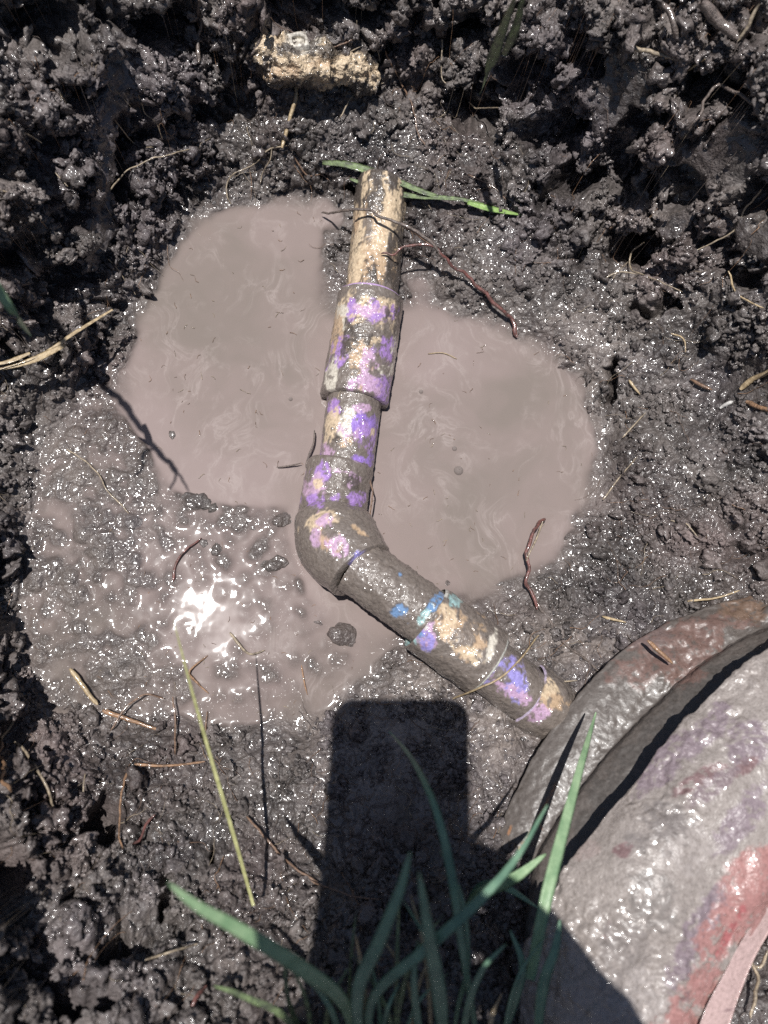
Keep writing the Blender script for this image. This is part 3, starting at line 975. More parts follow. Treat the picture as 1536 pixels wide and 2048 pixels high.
BW = empty('muddy_boot', w(1300, 1700, 0.02), 'mud-caked boot with purple and pinkish red upper standing at the lower right edge', 'boot')
BOOTM = painted_material('muddy_boot_rubber', 0.36, 0.0003, (60, 230))
BOOTM.node_tree.nodes['Principled BSDF'].inputs['Coat Weight'].default_value = 0.7
BMUD = (0.112, 0.096, 0.086)
SOLEM = painted_material('muddy_boot_sole', 0.5, 0.00012, (60, 230))
SOLEM.node_tree.nodes['Principled BSDF'].inputs['Coat Weight'].default_value = 0.07
BSHADE = (0.085, 0.075, 0.068)  # darker tone for the sole's recess: its shade painted into the mud colour
r0 = W2([(1050,2250),(1040,1900),(1035,1720),(1070,1620),(1130,1500),(1210,1400),(1300,1310),(1420,1250),(1580,1200),(1760,1150)], .002)
r1 = W2([(1015,2250),(1000,1900),(995,1700),(1022,1610),(1085,1490),(1165,1385),(1262,1290),(1400,1222),(1560,1180),(1740,1130)], .020)
r1b = W2([(1018,2250),(1005,1900),(1000,1700),(1028,1612),(1092,1494),(1172,1390),(1268,1298),(1404,1230),(1564,1190),(1742,1140)], .025)
r1c = W2([(1025,2250),(1020,1900),(1030,1720),(1065,1625),(1130,1530),(1205,1440),(1290,1350),(1410,1270),(1560,1215),(1740,1150)], .031)
r2 = W2([(1030,2250),(1035,1900),(1060,1740),(1100,1650),(1165,1560),(1230,1480),(1320,1390),(1425,1305),(1560,1235),(1740,1170)], .034)
r2b = W2([(1033,2250),(1038,1900),(1064,1745),(1104,1658),(1169,1568),(1234,1488),(1324,1398),(1429,1313),(1562,1243),(1742,1178)], .0365)
r2c = W2([(1033,2250),(1040,1900),(1067,1748),(1108,1662),(1174,1572),(1240,1492),(1330,1402),(1435,1317),(1566,1247),(1746,1182)], .043)
r3 = W2([(1036,2250),(1044,1900),(1080,1770),(1130,1690),(1200,1600),(1268,1515),(1350,1430),(1450,1345),(1570,1265),(1750,1200)], .050)
r35 = W2([(1060,2250),(1065,1950),(1100,1830),(1150,1740),(1220,1640),(1300,1545),(1385,1460),(1480,1375),(1600,1290),(1770,1210)], .056)
sole = loft([r0, r1, r1b, r1c, r2, r2b, r2c, r3, r35], 330, 120)
nS = grid_normals(sole)
V = sole.reshape(-1, 3)
nV = nS.reshape(-1, 3)
if nV[:, 2].mean() < 0: nV = -nV
Cc, mud = paint(V, (BMUD, 1), [(1350,1300,120,60,-25,(.16,.10,.085),1),(1500,1215,60,24,-15,(.16,.105,.075),1),(1280,1270,50,22,0,(.14,.10,.092),1),(1250,1560,40,120,38,BSHADE,1),(1350,1430,30,130,48,BSHADE,1),(1200,1650,30,90,30,BSHADE,1),(1480,1330,24,100,55,BSHADE,1),
   (1085,1620,3,42,28,(.36,.19,.10),0),(1045,1690,4,26,35,(.36,.19,.10),0),(1080,1650,3,18,-20,(.33,.17,.09),0),(1020,1660,4,12,20,(.33,.17,.09),0)], 1000, 0.7)
bx_, by_ = to_px(V)
clod = np.exp(-(((bx_ - 1330) / 60) ** 2 + ((by_ - 1345) / 26) ** 2)) + np.exp(-(((bx_ - 1400) / 90) ** 2 + ((by_ - 1270) / 36) ** 2)) + np.exp(-(((bx_ - 1540) / 90) ** 2 + ((by_ - 1220) / 26) ** 2))
lf1, lf2, lrv = worley(V + 0.0015 * np.stack([vnoise(V, .004, 5), vnoise(V, .004, 6), vnoise(V, .004, 7)], -1), .008, 11)
V = V + nV * (0.0004 * fbm(V, .03, 3, 1001) + 0.00035 * fbm(V, .0035, 3, 1005) + np.clip(clod, 0, 1.2) * (0.0025 * dome(lf1, lrv, .9, .1) + .0018 * fbm(V, .012, 3, 1010) + .001))[:, None]
mesh_obj('sole', V - np.array(BW.location), grid_faces(330, 120), SOLEM, BW, attrs={'stain': Cc, 'mud': mud})
r38 = W2([(1050,2250),(1062,1950),(1085,1860),(1135,1760),(1200,1665),(1262,1590),(1340,1500),(1450,1385),(1570,1290),(1750,1190)], .059)
r4 = W2([(1038,2250),(1046,1950),(1072,1855),(1126,1745),(1188,1655),(1250,1580),(1330,1488),(1440,1370),(1560,1275),(1740,1170)], .074)
r4b = W2([(1050,2250),(1058,1955),(1085,1862),(1136,1757),(1197,1668),(1260,1592),(1340,1500),(1450,1383),(1570,1290),(1750,1185)], .080)
r5 = W2([(1160,2280),(1170,2060),(1190,1930),(1235,1840),(1300,1750),(1380,1660),(1460,1570),(1560,1480),(1680,1400),(1860,1300)], .096)
r6 = W2([(1290,2300),(1310,2120),(1340,2000),(1380,1920),(1440,1830),(1510,1750),(1580,1680),(1660,1600),(1780,1520),(1960,1420)], .098)
r7 = W2([(1370,2300),(1385,2130),(1405,2050),(1440,1975),(1480,1900),(1530,1820),(1590,1745),(1680,1670),(1800,1590),(1980,1490)], .092)
up = loft([r38, r4, r4b, r5, r6, r7], 330, 210)
nS = grid_normals(up)
V = up.reshape(-1, 3)
nV = nS.reshape(-1, 3)
if nV[:, 2].mean() < 0: nV = -nV
LIL = (0.23, 0.18, 0.20)
ROSE = (0.36, 0.185, 0.17)
DRED = (0.19, 0.115, 0.115)
UM = (0.30, 0.262, 0.240)
Cc, mud = paint(V, (UM, 1), [(1330,1530,30,80,50,LIL,1),(1420,1460,26,60,40,LIL,1),(1500,1480,40,50,20,LIL,1),(1500,1530,12,46,50,DRED,1),(1245,1700,20,12,-20,DRED,1),(1215,1860,8,22,10,DRED,1),
   (1400,1560,14,60,60,DRED,1),(1480,1640,26,70,30,LIL,1),(1385,1890,32,95,22,LIL,1),(1440,1800,24,60,20,LIL,1),(1448,1850,34,120,26,ROSE,.3),(1500,1800,54,100,28,ROSE,.3),(1545,1760,70,60,0,ROSE,.3),(1400,2000,36,60,30,ROSE,.3),(1350,2050,50,40,0,ROSE,.3),(1370,2000,10,20,30,DRED,1),
   (1375,2015,24,16,0,UM,1),(1420,2040,26,20,0,UM,1),(1460,1870,8,60,24,(.36,.12,.12),0),(1300,1800,60,50,0,(.22,.195,.18),1),(1180,1700,30,20,0,(.33,.27,.25),1),(1330,1650,70,60,20,(.20,.175,.165),1),(1250,1900,60,70,0,(.24,.21,.195),1),(1440,1560,60,16,-40,(.20,.15,.16),1),(1300,2000,50,60,0,(.36,.32,.30),1),(1400,1700,50,40,0,(.34,.30,.28),1)], 1100, 0.6)
lf1, lf2, lrv = worley(V, .006, 12)
V = V + nV * (0.0022 * fbm(V, .03, 4, 1101) + mud * (0.0011 * dome(lf1, lrv, .9, .3) + 0.0007 * fbm(V, .0045, 3, 1105)) * sstep(-.45, .3, fbm(V, .03, 2, 1120)) * 1.2)[:, None]
V[:, 2] -= 0.0
mesh_obj('upper', V - np.array(BW.location), grid_faces(330, 210), BOOTM, BW, attrs={'stain': Cc, 'mud': mud})
r7b = W2([(1367,2300),(1382,2130),(1402,2048),(1437,1973),(1477,1898),(1527,1818),(1587,1743),(1677,1668),(1797,1588),(1977,1488)], .0935)
r8 = W2([(1430,2300),(1440,2130),(1455,2045),(1485,1970),(1522,1890),(1572,1800),(1640,1745),(1730,1680),(1850,1610),(2030,1500)], .090)
r9 = W2([(1428,2300),(1438,2130),(1453,2045),(1483,1970),(1520,1890),(1570,1800),(1638,1745),(1728,1680),(1848,1610),(2028,1500)], .084)
r10 = W2([(1380,2300),(1390,2130),(1405,2045),(1435,1970),(1472,1890),(1520,1800),(1588,1745),(1678,1680),(1798,1610),(1978,1500)], .03)
tr_ = loft([r7, r7b, r8, r9, r10], 200, 40)
V = tr_.reshape(-1, 3)
Cc, mud = paint(V, ((.50, .36, .34), 0.1), [(1470,1893,6,7,0,(.15,.13,.13),1),(1455,2020,20,3,-8,(.3,.2,.2),0)], 1200, 0.5)
V = V + 0.0008 * np.stack([vnoise(V, .02, 1), vnoise(V, .02, 2), vnoise(V, .02, 3)], -1)
mesh_obj('trim', V - np.array(BW.location), grid_faces(200, 40), BOOTM, BW, attrs={'stain': Cc, 'mud': mud})

# ------------------------------------------------------------------ roots, twigs, straws
ROOTP = plain_material('pale_root', (.15, .12, .09), (.42, .34, .24), 500, .5, .4)
ROOTB = plain_material('brown_root', (.10, .06, .04), (.24, .15, .10), 500, .45, .5)
ROOTR = plain_material('red_root', (.07, .042, .036), (.20, .08, .068), 350, .38, .6)
ROOTG = plain_material('mud_coated_root', (.075, .06, .052), (.19, .15, .13), 400, .4, .6, .0008, 900)
STRAW = plain_material('straw', (.26, .19, .11), (.50, .39, .24), 400, .5, .3)
WOODY = plain_material('torn_bark', (.15, .09, .055), (.36, .21, .12), 300, .5, .4, .001, 500)
GREEN = plain_material('grass_lit', (.17, .28, .15), (.31, .43, .25), 120, .42, .2, .0002, 900)  # grass as it looks in sun, the light put into its colour
GREEN_SHADE = plain_material('grass_shaded', (.10, .19, .13), (.17, .29, .19), 120, .42, .2, .0002, 900)  # same grass in the shadow, the shade put into its colour
GREENM = plain_material('muddy_grass', (.065, .075, .05), (.20, .27, .12), 260, .5, .4, .0006, 700)
YEL = plain_material('yellow_grass', (.28, .28, .12), (.46, .45, .22), 200, .45, .1)


def strand(name, pts, r0, r1, mat, label, cat, lift=None, group=None, sides=6):
    """pts: photo pixels (px, py[, lift metres])"""
    Q_ = []
    for q in pts:
        l = (q[2] if len(q) > 2 else (lift if lift is not None else 0.0006))
        Q_.append(hit(q[0], q[1], l))
    # tame height jumps between neighbours
    Q_ = np.array(Q_)
    o = tube(name, Q_, r0, r1, mat, None, sides)
    tag(o, label, cat, group)
    return o


# the branching root over the top of the pipe
rt = empty('forked_root', w(880, 520, .02), 'long reddish brown forked root lying over the top end of the pipe', 'root')
tube('branch', [w(1033,676,.003), w(1018,640,.006), w(985,605,.011), w(940,565,.016), w(905,535,.021), w(885,508,.026), w(862,492,.028), w(820,490,.028), w(785,506,.026), w(762,511,.025)], .0017, .0006, ROOTR, rt, 8)
tube('branch', [w(890,520,.024), w(862,487,.029), w(820,455,.032), w(795,440,.031), w(770,428,.031), w(730,419,.029), w(690,420,.022), w(660,425,.012), w(640,421,.004)], .0014, .0007, ROOTG, rt, 7)
tube('branch', [w(862,492,.028), w(835,470,.030), w(800,445,.0315)], .0010, .0006, ROOTB, rt, 6)
rt2 = empty('red_root', w(1060,1120,.006), 'short red root with pale side shoot standing at the edge of the right pool', 'root')
tube('stem', [w(1093,1034,.004), w(1078,1056,.008), w(1060,1085,.010), w(1052,1115,.010), w(1052,1145,.010), w(1062,1180,.010), w(1075,1222,.009)], .0013, .0010, ROOTR, rt2, 7)
tube('shoot', [w(1086,1044,.007), w(1072,1080,.012), w(1058,1108,.013), w(1052,1122,.011)], .0006, .0005, ROOTP, rt2, 6)
strand('root', [(1066,1180,.004),(1085,1228),(1110,1262),(1150,1300),(1175,1322),(1200,1345)], .0012, .0007, ROOTG, 'dark muddy root trailing from the red root down towards the boot', 'root')
strand('root', [(600,1030,.002),(608,985,.004),(612,945,.004),(622,905,.005),(632,862,.005)], .0010, .0006, ROOTG, 'dark muddy rootlet cluster hanging against the left side of the lower coupling', 'root')
strand('root', [(555,935,.002),(580,930,.003),(603,926,.004)], .0007, .0004, ROOTG, 'small dark twig lying on the water just left of the purple coupling', 'twig')

R = [
 ('root', [(565,295,.006),(590,200,.006),(592,170,.004)], .0014, .0010, STRAW, 'short thick straw-coloured stalk standing on the bank above the left pool', 'stalk'),
 ('root', [(578,292,.005),(540,300,.006),(505,330,.006),(470,345,.005),(456,365,.005),(455,390,.004),(462,408,.002)], .0006, .0004, ROOTP, 'pale hair root curving left and down from the straw stalk', 'root'),
 ('root', [(545,296,.006),(540,322,.005),(524,345,.004),(520,370,.003)], .0005, .0003, ROOTP, 'short pale hair root just right of the long curving one', 'root'),
 ('root', [(500,338,.005),(504,370,.005),(502,400,.002)], .0004, .0003, ROOTB, 'thin brown hair root dangling to the edge of the left pool', 'root'),
 ('root', [(590,310,.004),(612,350,.005),(640,350,.004),(660,362,.003)], .0006, .0004, ROOTB, 'reddish hair root looping above the edge of the left pool', 'root'),
 ('root', [(222,382,.008),(250,345,.007),(300,320,.006),(340,310,.006),(378,300,.005)], .0006, .0004, ROOTP, 'pale curved root arching across the left bank', 'root'),
 ('root', [(230,240,.006),(270,290,.006),(308,296,.006)], .0005, .0003, ROOTP, 'thin pale root slanting on the upper left bank beside the smooth spade cut', 'root'),
 ('root', [(275,190,.006),(290,225,.006),(312,245,.006),(327,277,.006)], .0006, .0003, ROOTP, 'pale kinked root hanging over a dark hollow in the upper left bank', 'root'),
 ('root', [(50,265,.006),(85,285,.006)], .0005, .0004, ROOTP, 'short pale root at the far left of the upper bank', 'root'),
 ('root', [(92,235,.006),(96,262,.006)], .0004, .0003, ROOTP, 'tiny upright pale root in a dark hollow of the upper left bank', 'root'),
 ('root', [(0,378,.006),(38,388,.006)], .0005, .0004, ROOTP, 'short pale root on the left edge of the photo, halfway up the bank', 'root'),
 ('root', [(110,345,.006),(135,372,.006)], .0005, .0003, ROOTP, 'small pale root in the shaded middle of the left bank', 'root'),
 ('root', [(215,515,.008),(240,545,.006),(270,590,.005)], .0005, .0003, ROOTP, 'fine curved root hanging from the left bank over the shaded gap by the pool', 'root'),
 ('twig', [(398,0,.010),(400,60,.008),(396,130,.004)], .0016, .0012, ROOTG, 'dark upright twig running down from the top edge, left of the cream block', 'twig'),
 ('twig', [(522,70,.012),(500,110,.010),(488,118,.008)], .0013, .0010, ROOTG, 'dark muddy twig leaning against the left end of the cream block', 'twig'),
 ('root', [(705,80,.010),(660,100,.010),(620,140,.009),(600,175,.006)], .0006, .0004, ROOTB, 'thin brown root crossing in front of the cream block', 'root'),
 ('root', [(720,92,.010),(690,110,.010),(665,120,.008)], .0005, .0004, ROOTP, 'short pale root at the upper edge of the cream block', 'root'),
 ('root', [(735,88,.008),(755,100,.008),(762,125,.006)], .0005, .0003, ROOTP, 'forked pale rootlet beyond the right end of the cream block', 'root'),
 ('root', [(680,235,.005),(705,195,.006),(740,172,.006),(768,165,.005)], .0006, .0004, ROOTP, 'pale root rising right below the cream block', 'root'),
 ('root', [(770,100,.006),(800,160,.006),(820,200,.006),(840,270,.006),(848,290,.005)], .0007, .0005, ROOTB, 'brown root running down the bank above the green blades', 'root'),
 ('root', [(885,80,.010),(882,150,.010),(900,175,.008)], .0006, .0004, ROOTP, 'pale drooping root in the dark gap right of the middle of the upper bank', 'root'),
 ('root', [(940,202,.008),(955,217,.008),(998,216,.008)], .0006, .0004, ROOTP, 'short pale root lying across a black hollow, upper right of the centre', 'root'),
 ('root', [(935,350,.004),(985,375,.004),(1010,400,.004)], .0005, .0003, ROOTB, 'thin brown straw beside the bright end of the green blade', 'root'),
 ('twig', [(1536,230,.010),(1440,172,.012),(1400,230,.010),(1375,262,.008)], .0012, .0008, ROOTG, 'grey root bridging the deep black hollow in the upper right', 'root'),
 ('twig', [(1325,0,.016),(1350,60,.014),(1372,118,.010)], .0022, .0016, ROOTG, 'thick grey muddy root coming down from the top right edge', 'root'),
 ('twig', [(1395,0,.018),(1430,40,.016),(1470,72,.012)], .0036, .0028, ROOTG, 'stoutest grey root in the top right corner', 'root'),
 ('twig', [(1518,0,.018),(1490,50,.016),(1470,78,.012)], .0013, .0009, ROOTP, 'pale twig crossing the stoutest root in the top right corner', 'twig'),
 ('twig', [(1262,86,.012),(1300,105,.012),(1350,120,.009)], .0016, .0011, ROOTP, 'pale muddy root reaching left from the top right clods', 'root'),
 ('twig', [(1355,152,.010),(1390,130,.010),(1410,118,.010)], .0007, .0005, STRAW, 'orange straw splinter stuck in the top right ledge', 'splinter'),
 ('root', [(1522,378,.006),(1490,420,.006),(1462,465,.006),(1395,500,.005)], .0007, .0005, ROOTP, 'straight pale root slanting down across the smooth cut at far right', 'root'),
 ('root', [(1288,487,.010),(1262,510,.009),(1262,540,.007),(1290,548,.006),(1320,565,.006),(1365,584,.005)], .0007, .0004, ROOTP, 'pale forked root below the darkest hollow on the right bank', 'root'),
 ('root', [(1205,560,.004),(1240,545,.006),(1275,546,.006)], .0006, .0005, ROOTP, 'pale horizontal root end left of the forked root', 'root'),
 ('root', [(1255,525,.006),(1235,545,.006),(1225,560,.005)], .0004, .0003, ROOTP, 'bunch of hair-thin rootlets hanging in the right hand hollow', 'root'),
 ('root', [(1456,540,.006),(1475,585,.006),(1500,605,.006),(1530,615,.005)], .0007, .0005, STRAW, 'yellowish curved root on the grey slope at the right edge', 'root'),
 ('root', [(1345,668,.005),(1368,680,.005),(1372,705,.004)], .0007, .0004, STRAW, 'short crooked yellow root in the middle of the right bank', 'root'),
 ('straw', [(1480,778,.004),(1510,755,.005),(1545,740,.005)], .0019, .0014, STRAW, 'broad tan straw pointing out of the right edge', 'straw'),
 ('straw', [(1492,803,.003),(1520,815,.004),(1545,822,.004)], .0016, .0012, WOODY, 'brown splinter lying just below the broad tan straw', 'splinter'),
 ('straw', [(1440,815,.003),(1455,806,.004),(1465,802,.003)], .0013, .0011, plain_material('white_shoot', (.5,.48,.45),(.75,.73,.70),300,.4,.3), 'small white shoot on the right bank', 'shoot'),
 ('straw', [(1258,760,.003),(1268,775,.003),(1280,789,.003)], .0011, .0007, STRAW, 'short orange straw on the slick mud right of the pool', 'straw'),
 ('straw', [(1382,758,.003),(1405,772,.003),(1425,780,.003)], .0013, .0009, ROOTB, 'dark brown stub in the mud of the right bank', 'stub'),
 ('root', [(1245,875,.003),(1268,850,.003),(1292,825,.003)], .0006, .0004, ROOTP, 'pale thin straw on the slick mud to the right of the pool', 'straw'),
 ('root', [(1205,1000,.003),(1235,960,.003),(1275,912,.003)], .0006, .0004, ROOTP, 'long thin straw lying up the slope right of the pool edge', 'straw'),
 ('root', [(1340,1040,.003),(1375,1050,.003),(1400,1085,.003)], .0006, .0004, ROOTP, 'pale curved rootlet in the lower right mud', 'root'),
 ('root', [(1375,1203,.004),(1430,1196,.004),(1480,1180,.004)], .0008, .0005, STRAW, 'straw lying above the toe of the boot', 'straw'),
 ('straw', [(1205,1232,.003),(1230,1240,.003),(1252,1245,.003)], .0012, .0006, STRAW, 'cream splinter between the pipe and the boot', 'splinter'),
 ('root', [(1155,1360,.004),(1110,1365,.005),(1085,1362,.005)], .0007, .0005, ROOTP, 'pale forked root beside the buried end of the pipe', 'root'),
 ('root', [(905,1398,.002),(960,1375,.026),(1000,1355,.030),(1040,1318,.022),(1078,1270,.004)], .0006, .0005, STRAW, 'long thin straw lying across the lower violet pipe section', 'straw'),
 ('straw', [(1293,1282,.028),(1320,1305,.030),(1345,1328,.030)], .0013, .0010, WOODY, 'twisted orange straw sticking on the boot sole', 'straw'),
 ('root', [(345,1167,.001),(352,1130,.002),(370,1105,.003),(402,1078,.001)], .0010, .0006, ROOTR, 'reddish twig arching out of the wet mud above the bright sun glint', 'twig'),
 ('root', [(135,895,.002),(190,940,.003),(215,980,.003),(258,1028,.002)], .0006, .0005, ROOTP, 'long pale root winding over the wet mud on the left', 'root'),
 ('straw', [(140,1338,.004),(170,1380,.005),(195,1410,.004)], .0016, .0012, STRAW, 'tan straw lying across the lower left edge of the pool', 'straw'),
 ('straw', [(205,1420,.005),(255,1438,.005),(320,1460,.003)], .0016, .0009, WOODY, 'split brown straw end pointing right on the lower left bank', 'straw'),
 ('root', [(218,1460,.003),(250,1415,.006),(285,1392,.006),(330,1396,.003)], .0007, .0005, ROOTB, 'thin arched brown root over the split straw', 'root'),
 ('root', [(345,1390,.006),(352,1440,.006),(350,1510,.003)], .0006, .0005, ROOTB, 'thin brown twig hanging over the lower rim of the left pool', 'twig'),
 ('straw', [(418,1515,.002),(412,1460,.003),(415,1420,.002)], .0007, .0004, ROOTB, 'small brown stalk upright at the pool rim below the glint', 'twig'),
 ('root', [(400,1370,.001),(378,1345,.003),(415,1310,.001)], .0008, .0005, WOODY, 'crossed reddish straws floating below the bright glint', 'straw'),
 ('root', [(380,1350,.003),(400,1372,.002),(418,1388,.001)], .0007, .0004, WOODY, 'lower piece of the crossed reddish straws', 'straw'),
 ('root', [(460,1265,.001),(478,1290,.003),(500,1308,.002),(530,1300,.001)], .0010, .0006, ROOTP, 'pale splinter half sunk in the muddy water right of the glint', 'splinter'),
 ('root', [(602,1330,.001),(608,1360,.002),(616,1392,.001)], .0006, .0004, WOODY, 'thin orange fibre standing in the pool near its lower rim', 'fibre'),
 ('root', [(268,1528,.004),(330,1532,.004),(410,1524,.003)], .0009, .0006, WOODY, 'horizontal tan straw on the bank under the pool', 'straw'),
 ('root', [(255,1540,.006),(245,1580,.006),(238,1660,.005),(245,1700,.004)], .0008, .0004, WOODY, 'long reddish root trailing down the lower left bank', 'root'),
 ('root', [(265,1540,.006),(278,1575,.005)], .0007, .0005, ROOTP, 'short pale side root beside the long reddish one', 'root'),
 ('root', [(305,1630,.006),(285,1670,.006),(265,1690,.005)], .0010, .0006, ROOTR, 'red fibre in the middle of the lower left bank', 'fibre'),
 ('root', [(30,1480,.012),(55,1505,.012),(80,1545,.010),(100,1580,.008),(110,1610,.006)], .0009, .0007, ROOTP, 'pale winding root hanging over the dark hollow at lower left', 'root'),
 ('root', [(0,1470,.014),(5,1530,.014),(18,1580,.010)], .0013, .0009, WOODY, 'brown root looping down at the left edge of the lower bank', 'root'),
 ('root', [(30,1385,.012),(38,1410,.012),(15,1455,.010),(0,1480,.008)], .0010, .0009, ROOTP, 'pale root bending across the shaded corner left of the pool', 'root'),
 ('root', [(172,1550,.006),(168,1585,.006),(178,1615,.004)], .0006, .0004, ROOTP, 'short upright pale rootlet on the lower left bank', 'root'),
 ('root', [(490,1630,.005),(540,1685,.005),(590,1740,.004),(640,1765,.004)], .0008, .0006, ROOTB, 'brown root slanting into the phone shadow', 'root'),
 ('root', [(620,1760,.004),(690,1790,.005),(760,1802,.004)], .0005, .0004, ROOTB, 'thin root inside the dark phone shadow', 'root'),
 ('root', [(290,1920,.010),(340,1905,.010),(395,1888,.008)], .0006, .0005, ROOTP, 'pale straw lying near the bottom left grass blade', 'straw'),
 ('root', [(405,1970,.010),(390,2000,.010),(378,2030,.008)], .0012, .0008, ROOTR, 'blurred red fibre near the bottom left edge', 'fibre'),
 ('root', [(700,770,.018),(693,740,.0225),(697,700,.0235),(690,760,.0225),(676,800,.020)][1:], .0004, .0003, ROOTP, 'hair-thin pale root stuck to the upper coupling', 'root'),
 ('root', [(738,1052,.010),(742,1020,.014),(746,985,.016),(740,960,.018)], .0006, .0005, ROOTB, 'muddy rootlet clinging to the right side of the elbow', 'root'),
 ('root', [(1500,1925,.012),(1515,1960,.012),(1508,2000,.010),(1500,2040,.008)], .0012, .0008, ROOTP, 'pale knotted root in the bottom right corner beyond the boot', 'root'),
 ('root', [(1536,1900,.014),(1522,1935,.014),(1505,1932,.013)], .0010, .0008, ROOTP, 'short pale root above the knotted one in the bottom right corner', 'root'),
 ('root', [(855,708,.001),(885,705,.001),(915,716,.001)], .0004, .0003, STRAW, 'tiny tan fibre floating in the right pool', 'fibre'),
]
for nm, pts, a, b, mt, lab, cat in R:
    nm = {'root': 'root', 'twig': 'twig', 'straw': 'straw', 'stalk': 'stalk', 'splinter': 'splinter', 'fibre': 'fibre', 'shoot': 'shoot', 'stub': 'root_stub'}[cat]
    strand(nm, pts, a, b, mt, lab, cat)

# ------------------------------------------------------------------ grass
def W3b(l):
    return [w(a, b, z) for a, b, z in l]


def single(name, pts, wd, mat, label, **k):
    P_ = W3b(pts)
    e = empty(name, P_[0], label, 'grass')
    blade('blade', P_, wd, mat, e, **k)
    return e


q = lambda a, b, l: tuple([a, b, float(hit(a, b, l)[2])])
single('grass', [q(700,357,.004), q(760,380,.007), q(830,392,.007), q(930,400,.007), q(1042,431,.004)], .0042, GREENM, 'muddy green grass blade lying just above the top end of the pipe with a bright tip', base=.5)
single('grass', [q(645,325,.005), q(700,330,.008), q(770,352,.008), q(850,385,.007), q(905,400,.005)], .0056, GREENM, 'broader muddy torn grass blade lying behind the bright tipped one')
single('grass', [q(935,405,.007), q(985,418,.007), q(1043,430,.005)], .0046, plain_material('bright_grass', (.15,.25,.07),(.27,.40,.13),150,.4,.2), 'bright yellow green sheath at the tip of the blade above the pipe')
single('grass', [(960,185,.075+.02), (985,120,.12), (1005,60,.15), (1032,-10,.18)], .0060, GREENM, 'dark muddy grass blade hanging from the top edge, right of centre')
single('grass', [(1008,110,.11), (1030,60,.14), (1050,-20,.17)], .0050, GREENM, 'shorter dark grass blade hanging beside the first at the top edge')
single('grass', [(-40,520,.17), (0,585,.16), (30,630,.15), (62,672,.125)], .0042, GREEN, 'green grass blade poking in from the left edge')
single('dry_grass', [q(225,619,.030), q(150,665,.034), q(80,710,.030), q(-20,745,.026)], .0022, STRAW, 'pale dry grass stem arching in from the left edge')
single('dry_grass', [q(130,690,.026), q(60,722,.028), q(-20,742,.024)], .0042, STRAW, 'wider tan dry leaf below the pale dry stem')
single('dry_grass', [q(60,706,.028), q(20,722,.028), q(-25,732,.026)], .0026, STRAW, 'short dry leaf between the two longer dry ones')
single('grass', [(507,1812,.062), (470,1680,.085), (420,1510,.105), (378,1360,.125), (347,1240,.140)], .0018, YEL, 'long thin yellow grass stem leaning over the lower left rim of the pool', base=.9, fold=.5)
single('grass', [(1060,1960,.115), (1092,1800,.118), (1130,1650,.105), (1165,1520,.085), (1192,1425,.060)], .0058, GREEN, 'pale green grass blade standing in front of the boot sole', base=.8)

tuft = empty('grass_tuft', w(740, 2120, .09), 'tuft of long green grass blades at the bottom edge, partly in the phone shadow', 'grass')
TB = [
 ([(720,2120,.10),(690,2010,.13),(600,1935,.160),(480,1860,.180),(395,1812,.192),(336,1765,.200)], .0092, GREEN),
 ([(725,2130,.10),(715,1990,.14),(760,1880,.165),(800,1780,.180),(820,1705,.190)], .0082, GREEN_SHADE),
 ([(740,2130,.10),(745,2000,.13),(850,1900,.155),(950,1810,.165),(1030,1720,.160),(1095,1610,.150)], .0070, GREEN_SHADE),
 ([(890,2130,.09),(880,2000,.13),(860,1880,.165),(838,1745,.190)], .0092, GREEN_SHADE),
 ([(960,2110,.09),(925,1900,.14),(905,1760,.160),(872,1620,.155),(825,1520,.13),(778,1462,.10)], .0052, GREEN_SHADE),
 ([(920,2130,.09),(935,2020,.12),(965,1940,.14),(1012,1888,.15)], .0050, GREEN_SHADE),
 ([(690,2130,.09),(670,2040,.12),(640,1985,.13),(600,1950,.14)], .0040, GREEN_SHADE),
 ([(850,2130,.09),(835,2040,.12),(828,1960,.14),(836,1880,.15)], .0050, GREEN_SHADE),
 ([(900,2130,.09),(915,2020,.11),(935,1930,.13),(925,1800,.15),(880,1700,.16)], .0034, GREEN_SHADE),
 ([(600,2130,.095),(575,2040,.12),(480,1990,.135),(428,1972,.14)], .0048, GREENM),
 ([(650,2130,.09),(600,2060,.10),(575,1990,.125),(568,1900,.14)], .0040, GREENM),
 ([(790,2130,.09),(785,2060,.11),(760,1990,.12),(700,1900,.12)], .0032, GREENM),
]
for k in range(16):
    a_ = rng.uniform(-60, 60)
    bx0 = rng.uniform(600, 1010)
    l_ = rng.uniform(120, 330)
    z0 = rng.uniform(.085, .10)
    TB.append(([(bx0, 2140, z0), (bx0 + a_ * .2, 2140 - l_ * .45, z0 + .02), (bx0 + a_ * .7, 2140 - l_ * .8, z0 + .035), (bx0 + a_ * 1.7, 2140 - l_ * 1.1, z0 + rng.uniform(.02, .05))], rng.uniform(.0018, .0038), [GREEN_SHADE, GREENM, STRAW][k % 3]))
for pts, wd, mt in TB:
    blade('blade', W3b(pts), wd * .66, mt, tuft, base=.6)
tuft2 = empty('grass_tuft', w(930, 1830, .05), 'small clump of grass in the hand shadow, just left of the boot', 'grass')
for pts, wd, mt in [([(925,1835,.05),(960,1790,.085),(1030,1755,.10),(1092,1708,.105)], .0068, GREEN), ([(925,1835,.05),(960,1775,.075),(1010,1775,.085),(1075,1815,.08)], .0046, GREEN_SHADE),
                    ([(1070,2130,.09),(1085,1980,.12),(1110,1900,.13),(1120,1840,.13)], .0050, GREEN_SHADE), ([(985,2130,.08),(1030,2000,.11),(1045,1930,.12),(1020,1860,.12)], .0040, GREEN_SHADE)]:
    blade('blade', W3b(pts), wd, mt, tuft2, base=.6)
weed = empty('weed_stalk', w(-230, 560, .30), 'tall dark weed leaning in over the left bank, whose stalk throws the thick slanting shadow', 'weed')
